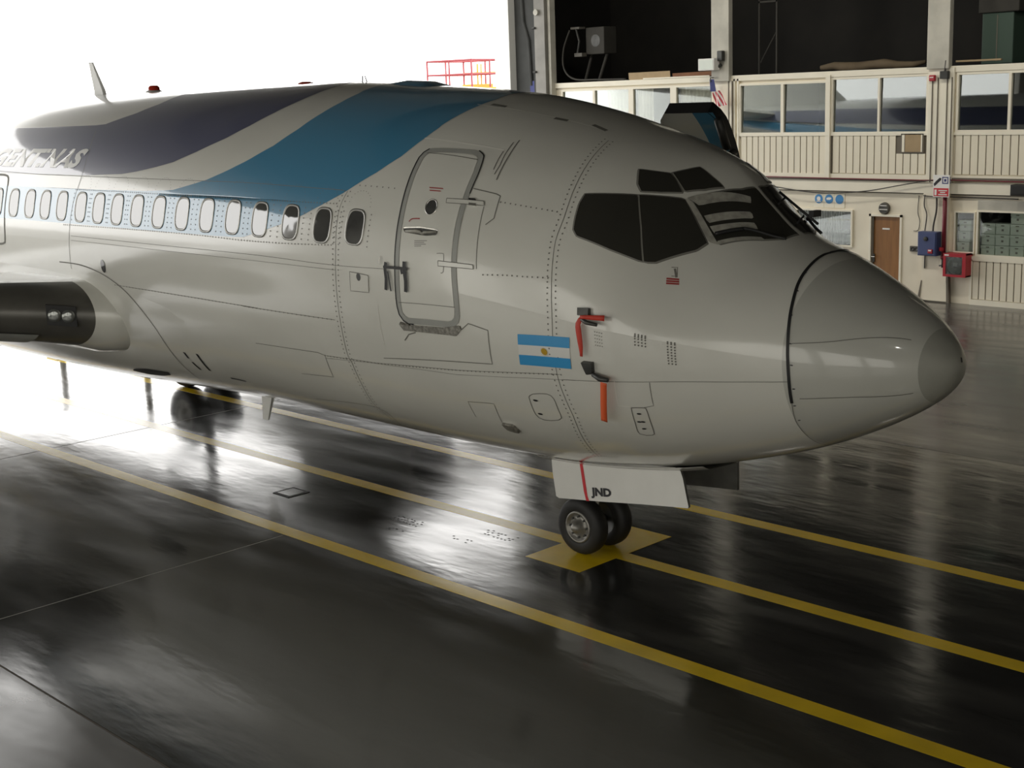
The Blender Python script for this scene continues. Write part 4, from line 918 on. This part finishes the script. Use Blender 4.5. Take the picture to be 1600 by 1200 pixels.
# ---- wings
def wing(side):
    def sec_(y, xle, zc, ch, tk, m=0):
        pts = []; xs = [1.,.85,.7,.55,.45,.4,.3,.2,.13,.11,.09,.072,.056,.042,.03,.021,.0135,.0075,.0033,.0008,0.]
        yt = lambda u: tk*.5*((1-(1-u/.13)**2)**.5 if u < .13 else (1. if u < .4 else 1-((u-.4)/.6)**1.5))
        up = [(u, yt(u)) for u in xs]; lo = [(u, -yt(u)*.95) for u in xs[::-1][1:]]
        return [(xle-u*ch, side*y, zc+v*ch-.02*u*ch) for u, v in up+lo]
    W = [(1.2,-6.45,2.08,6.4,.172),(1.70,-6.56,2.11,6.25,.164),(1.82,-6.67,2.13,6.1,.157),(1.95,-6.78,2.15,6.0,.151),(2.5,-7.12,2.22,5.6,.146),(3.4,-7.62,2.32,5.0,.145),(5.2,-8.6,2.50,4.1,.135),(9.,-10.7,2.9,2.9,.12),(14.2,-13.55,3.45,1.6,.11)]
    R = [sec_(*w) for w in W]; n = len(R[0]); ua, lb = 10, 33
    root = P_(MB().grid(R[:4]), 'wing', 'white', label='starboard wing' if side < 0 else 'port wing')
    P_(MB().grid([r[:ua+1] for r in R[3:]]), 'wing_upper_skin', 'white', root); P_(MB().grid([r[lb:] for r in R[3:]]), 'wing_lower_skin', 'nosecap', root)
    le = P_(MB().grid([r[ua:lb+1] for r in R[3:]]), 'leading_edge', 'lemetal', root, label='dull metal wing leading edge')
    if side < 0:
        P_(MB().grid([[Vector(p)+Vector((.02,0,-.02)) for p in r[26:lb+1]] for r in (R[4],R[5],R[6],R[7])]), 'leading_edge_flap', 'seamband', root)
        a = Vector((-6.93, -2.13, 2.17)); b = Vector((-7.12, -2.44, 2.22)); fwd = Vector((.86,-.5,0))
        lb_ = P_(MB().add([p+fwd*.05+Vector((0,0,dz)) for p, dz in ((a,-.13),(b,-.13),(b,.13),(a,.13))]+[p-fwd*.2+Vector((0,0,dz)) for p, dz in ((a,-.13),(b,-.13),(b,.13),(a,.13))], [(0,1,2,3),(0,1,5,4),(1,2,6,5),(2,3,7,6),(3,0,4,7)]), 'landing_light', 'black', root, smooth=False)
        for t in (.27, .73):
            c = a.lerp(b, t)+fwd*.055; P_(MB().lathe([(.085,0),(.08,.015),(.05,.02),(0,.022)], c, fwd, 20), 'lamp_lens', 'lens', lb_)
    # main gear
    g = P_(MB().tube([(-11.25, side*2.28, 2.2),(-11.25, side*2.28, .5)], .1, 12), 'main_gear', 'darkmetal')
    P_(MB().tube([(-11.25, side*2.28,.5),(-11.25, side*2.62,.5)], .06, 10).tube([(-11.25, side*1.95,.5),(-11.25, side*2.28,.5)], .06, 10), 'axle', 'darkmetal', g)
    P_(MB().tube([(-11.25, side*2.2, 1.0),(-11.25, side*1.0, 1.5)], .06, 8), 'side_brace', 'darkmetal', g)
    wheel(-11.25, side*1.96, .5, .34, -side, g); wheel(-11.25, side*2.60, .5, .34, side, g)
    # engine
    ec = (-8.2, side*4.83, 1.42)
    e = P_(MB().lathe([(.50,.0),(.54,.03),(.60,-.05),(.66,-.6),(.68,-2.0),(.62,-4.2),(.46,-5.6),(.40,-5.6)][::-1], ec, (1,0,0), 40), 'engine_nacelle', 'white')
    P_(MB().lathe([(.50,.0),(.47,-.3),(.47,-.5),(0,-.45)], ec, (1,0,0), 32), 'fan_intake', 'darkmetal', e)
    P_(MB().bbox(-12.0,-9.2,side*4.83-.15,side*4.83+.15,1.8,2.5,.05), 'pylon', 'white', e)
wing(-1); wing(1)
# belly fairing
rows = []
for i in range(49):
    x = -4.0-i*.235
    r = [S(x, -172+164*j_/40., fair_off(x, -172+164*j_/40.)) for j_ in range(41)]
    rows.append(r)
P_(MB().grid(rows), 'belly_fairing', 'white', label='smooth fairing bulge under the wing root')
# fin and tailplanes
def foil(secs, name, m):
    rows = []
    for (xl, c, base, up, th) in secs:
        r = []
        for i in range(17):
            a = 2*math.pi*i/16; r.append(Vector(base)+Vector((xl-c*(1-math.cos(a))/2,0,0))+Vector(up)*th*math.sin(a)*c*.5*(1.2 if math.cos(a) > 0 else .7))
        rows.append(r)
    return P_(MB().grid(rows), name, m)
foil([(-18.2,5.2,(0,0,4.7),(0,1,0),.10),(-19.8,4.2,(0,0,6.0),(0,1,0),.10),(-24.6,2.0,(0,0,11.0),(0,1,0),.09)], 'tail_fin', 'white')
for s in (-1, 1): foil([(-20.8,3.2,(0,s*.4,4.4),(0,0,1),.10),(-23.6,1.3,(0,s*5.2,4.9),(0,0,1),.09)], 'tailplane', 'white')

# ---- open port entry door, swung outwards
rows0, rows1 = [], []
dsh = .80
def od(x, th, r): return (x+.12*(th-40)/40., (1.88+r)*math.cos(math.radians(th))+dsh, ZC+(1.88+r)*math.sin(math.radians(th)))
ths = [-8+i*3.3 for i in range(18)]; xs = [-.86+.86*i/8 for i in range(9)]
def inx(x, th):
    k = max(0., (th-40)/8.)**2*.16; return min(max(x, -.86+k), 0.-k*.5)
mbd = MB().grid([[od(inx(x,t), t, 0) for x in xs] for t in ths]); odr = P_(mbd, 'entry_door', 'white', label='open entry door standing out on the far side')
P_(MB().grid([[od(inx(x,t), t, .13) for x in xs] for t in ths]), 'door_lining', 'seamband', odr)
ed = [(inx(-.86,t),t) for t in ths]+[(x,ths[-1]) for x in [inx(v,ths[-1]) for v in xs]]+[(inx(0.,t),t) for t in ths[::-1]]
P_(MB().grid([[od(x,t,-.012) for x,t in ed],[od(x,t,.14) for x,t in ed]]), 'door_edge', 'black', odr)
P_(MB().grid([[od(x+(52-t)*(.004 if k == 0 else .001), t, -.006) for k, x in enumerate((-.32,-.02))] for t in [30+i*2 for i in range(10)]]), 'door_stripe', 'blue', odr)
P_(MB().tube([od(.05,34,-.1),od(.05,46,-.05)], .05, 8), 'door_hinge', 'darkmetal', odr)
P_(MB().tube([od(.05,30,0), (0.2,1.75,3.9)], .045, 8), 'hinge_arm', 'darkmetal', odr)

# ================================================================== THINGS ALONG THE OFFICE FRONT
def sub(mb, name, m, par, smooth=False, label=None, rec=True):
    o = mb.build(name, m, par, smooth=smooth, recalc=rec)
    if label: o['label'] = label
    return o
# three round blue safety signs
for x, lab, k in ((-8.41,'leftmost of three round blue signs over the blinds window',0), (-8.135,'middle one of three round blue signs over the blinds window',1), (-7.86,'rightmost of three round blue signs, nearest the brown door',2)):
    t = thing('safety_sign', lab, 'sign', (x, Y, 2.06), 'round blue safety signs')
    sub(MB().bbox(x-.135, x+.135, Y-.012, Y, 1.96, 2.29, .003), 'sign_plate', 'trimcream', t)
    d = sub(MB().lathe([(.0,0),(.105,0),(.105,.006)], (x,Y-.019,2.16), (0,1,0), 28), 'blue_disc', 'signblue', t)
    if k == 0: sub(MB().lathe([(.0,0),(.05,0)], (x,Y-.021,2.165), (0,1,0), 16).box(x-.06,x+.06,Y-.0215,Y-.0205,2.09,2.115), 'pictogram', 'signwhite', t)
    if k == 1: sub(MB().prism([(x-.06,2.14),(x+.02,2.14),(x+.07,2.17),(x+.05,2.20),(x-.02,2.2),(x-.07,2.18)], Y-.0215, Y-.0205), 'pictogram', 'signwhite', t)
# round wall vent lamp above the door
t = thing('bulkhead_lamp', 'round striped wall vent above the brown door', 'vent', (-6.70, Y, 1.99))
sub(MB().lathe([(.135,0),(.13,-.05),(.115,-.07),(.10,-.06),(0,-.05)], (-6.70,Y,1.995), (0,1,0), 28), 'housing', 'unitgrey', t, True)
for k in range(4):
    z = 1.93+k*.042; w = math.sqrt(max(.1**2-(z-1.995)**2, 0)); sub(MB().box(-6.70-w, -6.70+w, Y-.078, Y-.06, z-.008, z+.008), 'louvre', 'signwhite' if k % 2 else 'darkmetal', t)
# socket strip
t = thing('socket_strip', 'row of small sockets left of the blue cabinet', 'socket', (-5.87, Y, 1.09))
sub(MB().bbox(-6.04, -5.71, Y-.05, Y, 1.07, 1.19, .008), 'strip_body', 'unitgrey', t)
for x in (-5.97, -5.87, -5.77): sub(MB().lathe([(.04,0),(.035,-.02),(.0,-.012)], (x,Y-.05,1.13), (0,1,0), 16), 'socket', 'darkmetal', t)
# blue electrical cabinet
t = thing('electrical_cabinet', 'blue electrical cabinet on the wall beside the red pipe', 'cabinet', (-5.45, Y-.1, 1.04))
sub(MB().bbox(-5.70, -5.26, Y-.32, Y-.1, 1.03, 1.55, .01), 'body', 'boxblue', t)
sub(MB().bbox(-5.68, -5.28, Y-.335, Y-.32, 1.05, 1.53, .006), 'door', 'boxblue', t)
sub(MB().lathe([(.05,0),(.045,-.03),(0,-.035)], (-5.50,Y-.335,1.40), (0,1,0), 16), 'switch', 'darkmetal', t)
sub(MB().bbox(-5.44, -5.33, Y-.36, Y-.335, 1.09, 1.18, .008), 'red_switch', 'firered', t); sub(MB().box(-5.42,-5.35,Y-.365,Y-.36,1.14,1.17), 'switch_plate', 'signwhite', t)
# red fire pipe
t = thing('fire_pipe', 'dark red water pipe running down to the hose cabinet', 'pipe', (-5.12, Y-.16, .95))
sub(MB().tube([(-5.165,Y-.17,2.40),(-5.165,Y-.17,.95)], .045, 12), 'riser', 'pipered', t, True)
sub(MB().lathe([(.045,-.03),(.06,-.03),(.06,.03),(.045,.03)], (-5.165,Y-.17,1.0), (0,0,1), 12), 'pipe_flange', 'pipered', t, True)
sub(MB().lathe([(.05,-.04),(.06,0),(.05,.04)], (-5.2,Y-.2,1.18), (0,0,1), 14), 'valve', 'firered', t, True)
sub(MB().tube([(-5.17,Y-.2,.78),(-5.17,Y-.2,.98)], .02, 8).tube([(-5.24,Y-.2,.82),(-5.1,Y-.2,.84)], .018, 8), 'drain_tap', 'darkmetal', t, True)
tag(MB().tube([(-11.0,Y-.15,2.665),(-8.0,Y-.15,2.645),(-5.7,Y-.15,2.64),(-5.1,Y-.15,2.655),(-3.0,Y-.15,2.64),(.0,Y-.15,2.64)], .013, 8).build('ledge_pipe', 'pipered', smooth=True), 'thin dark red pipe along the ledge of the upper floor', 'pipe')
# hose cabinet
t = thing('hose_cabinet', 'red fire hose cabinet with a round window', 'hose cabinet', (-4.84, Y-.1, .62))
sub(holed(-5.10, -4.58, .61, 1.11, [(-5.04,-4.66,.66,1.04)], Y-.30, Y-.28).box(-5.10,-5.07,Y-.28,Y,.61,1.11).box(-4.61,-4.58,Y-.28,Y,.61,1.11).box(-5.10,-4.58,Y-.28,Y,1.08,1.11).box(-5.10,-4.58,Y-.28,Y,.61,.64), 'cabinet_body', 'firered', t)
sub(MB().box(-5.07, -4.61, Y-.12, Y-.1, .64, 1.08), 'back_plate', 'unitgrey', t)
sub(MB().lathe([(.19,-.09),(.19,.0),(.17,.0),(.09,-.02),(.06,-.09)], (-4.85,Y-.14,.85), (0,1,0), 28), 'hose_reel', 'mottled', t, True)
sub(MB().box(-4.90, -4.80, Y-.245, Y-.24, .83, .91), 'reel_label', 'signwhite', t)
sub(MB().box(-5.04, -4.66, Y-.292, Y-.288, .66, 1.04), 'cabinet_window', 'winglass', t)
sub(MB().box(-5.07, -4.97, Y-.304, Y-.30, 1.06, 1.09), 'cabinet_label', 'signwhite', t)
# fire extinguisher and switch sign
t = thing('fire_sign', 'white and red fire equipment sign above the pipe', 'sign', (-5.2, Y-.26, 2.31))
sub(MB().bbox(-5.40, -5.02, Y-.27, Y-.255, 2.30, 2.77, .004), 'plate', 'signwhite', t)
sub(MB().box(-5.38, -5.04, Y-.274, Y-.27, 2.32, 2.49), 'red_field', 'signred', t)
sub(MB().prism([(-5.37,2.53),(-5.33,2.56),(-5.22,2.66),(-5.21,2.70),(-5.25,2.71),(-5.33,2.64),(-5.385,2.58)], Y-.274, Y-.17), 'hand_pictogram', 'blackprint', t)
sub(holed(-5.19, -5.05, 2.585, 2.73, [(-5.17,-5.07,2.605,2.71)], Y-.274, Y-.17).box(-5.145,-5.095,Y-.274,Y-.27,2.63,2.685), 'switch_pictogram', 'clothblue', t)
sub(MB().box(-5.36, -5.31, Y-.277, Y-.274, 2.34, 2.46), 'extinguisher_pictogram', 'signwhite', t)
for z, w in ((2.44,.20), (2.40,.12), (2.355,.20)): sub(MB().box(-5.17-w/2, -5.17+w/2, Y-.277, Y-.274, z-.012, z+.012), 'text_line', 'flagwhite', t)
# cables
def cable(pts, r, label, m='cable'):
    Q = []
    for i in range(len(pts)-1):
        p0, p1, p2, p3 = [Vector(pts[max(0,min(len(pts)-1,i+k))]) for k in (-1,0,1,2)]
        for k in range(8):
            u = k/8; Q.append(.5*((2*p1)+(-p0+p2)*u+(2*p0-5*p1+4*p2-p3)*u*u+(-p0+3*p1-3*p2+p3)*u**3))
    Q.append(Vector(pts[-1])); o = MB().tube(Q, r, 6).build('cable', m, smooth=True); return tag(o, label, 'cable', 'cables on the office front')
cable([(-11,Y-.20,2.62),(-9.6,Y-.20,2.44),(-8.6,Y-.20,2.33),(-7.9,Y-.20,2.315),(-7.0,Y-.20,2.39),(-6.2,Y-.2,2.53),(-5.6,Y-.2,2.63),(-5.45,Y-.2,2.64)], .013, 'dark cable sagging in front of the floor beam')
cable([(-5.66,Y-.13,2.33),(-5.67,Y-.13,2.1),(-5.60,Y-.14,1.9),(-5.60,Y-.2,1.56)], .012, 'thin cable entering the blue cabinet on its left')
cable([(-5.37,Y-.15,2.27),(-5.37,Y-.15,2.0),(-5.41,Y-.18,1.7),(-5.41,Y-.2,1.56)], .018, 'thicker black cable entering the blue cabinet on its right')
cable([(-5.86,Y-.02,2.3),(-5.88,Y-.02,1.95),(-5.83,Y-.02,1.75),(-5.86,Y-.02,1.55),(-5.97,Y-.02,1.52)], .008, 'very thin wire dangling left of the blue cabinet')
cable([(-5.63,Y-.12,1.02),(-5.63,Y-.12,.73)], .013, 'short conduit dropping below the blue cabinet')
cable([(-5.7,Y-.125,2.31),(-5.4,Y-.13,2.29),(-5.05,Y-.05,2.29),(-3.6,Y-.03,2.28)], .012, 'flat cable under the beam left of the store window')
# red alarm lamp, grey junction box, board patch, dark speaker at the right
t = thing('alarm_lamp', 'small red alarm lamp beside the upper office window', 'lamp', (-5.55, Y-.1, 4.74))
sub(MB().bbox(-5.63, -5.49, Y-.17, Y-.09, 4.73, 4.86, .02), 'lens', 'firered', t); sub(MB().box(-5.60,-5.52,Y-.176,Y-.17,4.80,4.82), 'label', 'signwhite', t)
t = thing('junction_box', 'small grey junction box at the top of the cream pilaster', 'junction box', (-5.27, Y-.1, 4.79))
sub(MB().bbox(-5.36, -5.18, Y-.2, Y-.09, 4.77, 4.93, .01), 'box', 'greysteel', t); sub(MB().tube([(-5.25,Y-.14,5.15),(-5.27,Y-.14,4.93)], .025, 8), 'gland', 'cable', t); 
t = thing('vent_patch', 'tan board patch fixed in the upper cladding', 'board', (-6.05, Y-.04, 3.21))
sub(MB().bbox(-6.32, -5.77, Y-.05, Y-.01, 3.215, 3.635, .004), 'frame', 'groove', t); sub(MB().bbox(-6.21, -5.83, Y-.06, Y-.045, 3.24, 3.61, .004), 'board', 'card', t); sub(MB().box(-6.285,-6.225,Y-.06,Y-.045,3.24,3.61), 'batten', 'trimcream', t); sub(MB().box(-5.83,-5.80,Y-.06,Y-.045,3.24,3.61), 'batten', 'trimcream', t)
t = thing('wall_speaker', 'dark box under the beam at the right edge', 'speaker', (-3.4, Y-.1, 2.4))
sub(MB().bbox(-3.64, -3.2, Y-.34, Y-.1, 2.38, 2.60, .012), 'box', 'black', t); sub(MB().bbox(-3.60, -3.24, Y-.35, Y-.34, 2.41, 2.57, .005), 'grille', 'black', t)
# flag hanging from the pale column
t = thing('striped_flag', 'small flag with red and white stripes hanging by the column', 'flag', (-11.15, Y-.25, 5.1))
sub(MB().tube([(-11.30,Y-.175,5.0),(-11.30,Y-.3,5.0),(-11.28,Y-.31,4.9)], .014, 6), 'staff', 'darkmetal', t)
def fold(u): return .03*math.sin(u*9)
for k in range(7):
    a, b = k/7., (k+1)/7.
    def q(u, v): return (-11.22+.08*v+(u-.0)*.22*(1-.3*(1-v))-.12*(1-v)*0, Y-.30+fold(u*1.3+v), 4.93-.62*v)
    pts = [[( -11.37+.28*v0*.0+.10+.0 , 0, 0)] for v0 in (0,)]
    x0 = lambda v, s: -11.30+.16*v+s*(.05+.30*v)
    sub(MB().grid([[(x0(v, a), Y-.30+fold(a+v), 4.93-.63*v+.05*a) for v in [.45+.55*i/6 for i in range(7)]], [(x0(v, b), Y-.30+fold(b+v), 4.93-.63*v+.05*b) for v in [.45+.55*i/6 for i in range(7)]]]), 'stripe', 'signpale' if k % 2 == 0 else 'signwhite', t)
sub(MB().grid([[(-11.32+.06*v, Y-.31, 4.96-.63*v) for v in (0,.15,.3,.46)], [(-11.20+.14*v, Y-.29, 4.96-.63*v) for v in (0,.15,.3,.46)]]), 'canton', 'clothblue', t)
# floodlight on the ledge
t = thing('floodlight', 'pale floodlight on the ledge at the foot of the column', 'floodlight', (-11.34, Y-.2, 5.1))
sub(MB().bbox(-11.58, -11.10, Y-.42, Y-.2, 5.17, 5.45, .015), 'housing', 'signwhite', t); sub(MB().tube([(-11.2,Y-.25,5.2),(-11.05,Y-.20,5.3)], .04, 8), 'arm', 'darkmetal', t); sub(MB().bbox(-11.12,-10.96,Y-.29,Y-.165,5.38,5.62,.02), 'ballast_box', 'darkmetal', t)
sub(MB().box(-11.55,-11.13,Y-.428,Y-.42,5.20,5.42), 'glass', 'carton', t)
# cardboard sheets on the ledge, unit and hose loop in the mezzanine
tag(MB().prism([(-14.09,5.06),(-14.04,5.0),(-12.74,5.045),(-12.75,5.215),(-14.10,5.21)], Y-.05, Y-.03).build('cardboard_sheet', 'card'), 'tan cardboard sheet standing on the mezzanine edge', 'cardboard')
tag(MB().prism([(-12.70,5.05),(-11.50,5.05),(-11.50,5.16),(-12.71,5.15)], Y+.0, Y+.02).build('cardboard_sheet', 'rust'), 'red brown board lying behind the tan cardboard sheet', 'board')
tag(MB().bbox(-13.6, -11.5, Y-.08, Y-.05, 5.03, 5.065, .006).build('ledge_batten', 'trimcream'), 'thin pale batten lying in front of the cardboard', 'batten')
t = thing('wall_unit', 'grey machine unit standing in the dark mezzanine', 'machine', (-15.9, Y+.5, 5.04))
sub(MB().bbox(-16.05, -15.4, Y+.5, Y+1.0, 5.75, 6.45, .02), 'casing', 'mezzgrey', t); sub(MB().bbox(-16.42, -16.1, Y+.3, Y+.55, 6.42, 6.48, .01), 'bracket', 'unitgrey', t)
sub(MB().tube([(-16.0,Y+.7,5.8),(-16.2,Y+.6,5.04)], .04, 8).tube([(-15.45,Y+.7,5.8),(-15.7,Y+.6,5.04)], .04, 8), 'leg', 'mezzgrey', t); sub(MB().bbox(-16.3,-16.02,Y+.3,Y+.5,5.70,5.80,.01), 'shelf', 'unitgrey', t); sub(MB().tube([(-16.25,Y+.35,6.42),(-16.15,Y+.35,6.1),(-16.22,Y+.35,5.8)], .03, 8), 'pipe', 'darkmetal', t)
sub(MB().lathe([(.0,0),(.16,0),(.16,.02)], (-15.7,Y+.495,6.1), (0,1,0), 20), 'fan_grille', 'darkmetal', t)
cable([(-16.35,Y+.2,6.4),(-16.5,Y+.1,5.9),(-16.4,Y,5.4),(-16.0,Y-.04,5.12),(-15.2,Y-.04,5.08),(-14.2,Y-.04,5.06)], .025, 'grey hose looping down inside the dark mezzanine', 'mezzgrey')
t = thing('shelf_rack', 'thin rack frame standing in the dark mezzanine beyond the column', 'rack', (-10.2, Y+.6, 5.04))
for x in (-10.55, -10.05): sub(MB().box(x, x+.04, Y+.6, Y+.64, 5.04, 6.9), 'upright', 'mezzgrey', t)
sub(MB().tube([(-10.5,Y+.62,5.3),(-10.05,Y+.62,6.0)], .015, 6), 'brace', 'mezzgrey', t); sub(MB().box(-10.55,-10.0,Y+.6,Y+.64,6.7,6.74), 'crossbar', 'mezzgrey', t)
tag(MB().tube([(-8.6+.33*i, Y+.3+.05*math.sin(i*2.), 5.12+.03*math.sin(i*1.7)) for i in range(9)], [.05,.09,.11,.12,.10,.11,.09,.07,.04], 8).build('rolled_sheet', 'dullcard', smooth=True), 'crumpled brown roll lying along the mezzanine edge', 'roll')
t = thing('storage_cabinet', 'dull green cabinet with a grey top in the dark mezzanine', 'cabinet', (-4.5, Y+.8, 5.04))
sub(MB().bbox(-4.95, -4.25, Y+.8, Y+1.4, 5.04, 6.1, .02), 'cabinet_body', 'green', t); sub(MB().bbox(-5.02, -4.12, Y+.75, Y+1.4, 6.1, 6.5, .02), 'cabinet_top', 'mezzgrey', t); sub(MB().box(-4.62,-4.60,Y+.795,Y+.80,5.1,6.05), 'door_gap', 'groove', t)
tag(MB().bbox(-5.1, -4.1, Y-.02, Y+.06, 5.10, 5.14, .01).build('loose_pipe', 'card'), 'short pale bar lying on the mezzanine edge right of the column', 'bar')
# support stands beyond the fuselage
for x, y, lab in ((-15.9,1.95,'grey stand with a hooked head under the aft fuselage'), (-13.0,2.15,'plain grey stand behind the belly of the jet')):
    t = thing('support_stand', lab, 'stand', (x, y, 0), 'stands under the aft fuselage')
    sub(MB().tube([(x,y,.03),(x,y,1.0)], .06, 12), 'post', 'whitesteel', t, True); sub(MB().bbox(x-.22,x+.22,y-.22,y+.22,0,.03,.005), 'base', 'whitesteel', t); sub(MB().tube([(x,y,1.0),(x-.1,y-.1,1.05),(x-.25,y-.2,1.02)], .04, 8), 'hook', 'darkmetal', t, True)
# access platform outside
PX, PY = -35.0, 30.8
t = thing('access_platform', 'red railed access platform with yellow deck outside the doorway', 'platform', (PX, PY, 0))
zt, zm, zd = 6.30, 5.72, 5.16
cs = [(PX-1.0,PY-1.35),(PX+1.3,PY-.9),(PX+1.0,PY+1.5),(PX-1.3,PY+1.05)]
for i in range(4):
    a, b = cs[i], cs[(i+1)%4]
    sub(MB().tube([(*a,zd),(*a,zt)], .045, 6), 'rail_post', 'platred', t); 
    for z in (zt, zm): sub(MB().tube([(*a,z),(*b,z)], .045, 6), 'rail', 'platred', t)
    mx_ = ((a[0]+b[0])/2,(a[1]+b[1])/2); sub(MB().tube([(*mx_,zd),(*mx_,zt)], .04, 6), 'rail_post', 'platred', t)
    sub(MB().tube([(*a,0),(*a,zd)], .05, 6), 'leg', 'platyellow', t)
sub(MB().add([(*c,zd) for c in cs]+[(*c,zd-.12) for c in cs], [(0,1,2,3),(7,6,5,4),(0,1,5,4),(1,2,6,5),(2,3,7,6),(3,0,4,7)]), 'deck', 'platyellow', t)
for dx, dy in ((.35,.55),(.5,.2),(-.1,.75)): sub(MB().tube([(PX+dx,PY+dy,zd),(PX+dx,PY+dy,6.15)], .035, 6), 'mast', 'platyellow', t)
sub(MB().box(PX-.3,PX+.9,PY+.1,PY+.9,5.72,5.80), 'upper_tray', 'platyellow', t); sub(MB().box(PX-.3,PX+.7,PY+.0,PY+.9,zd,zd+.14), 'toe_board', 'platyellow', t)
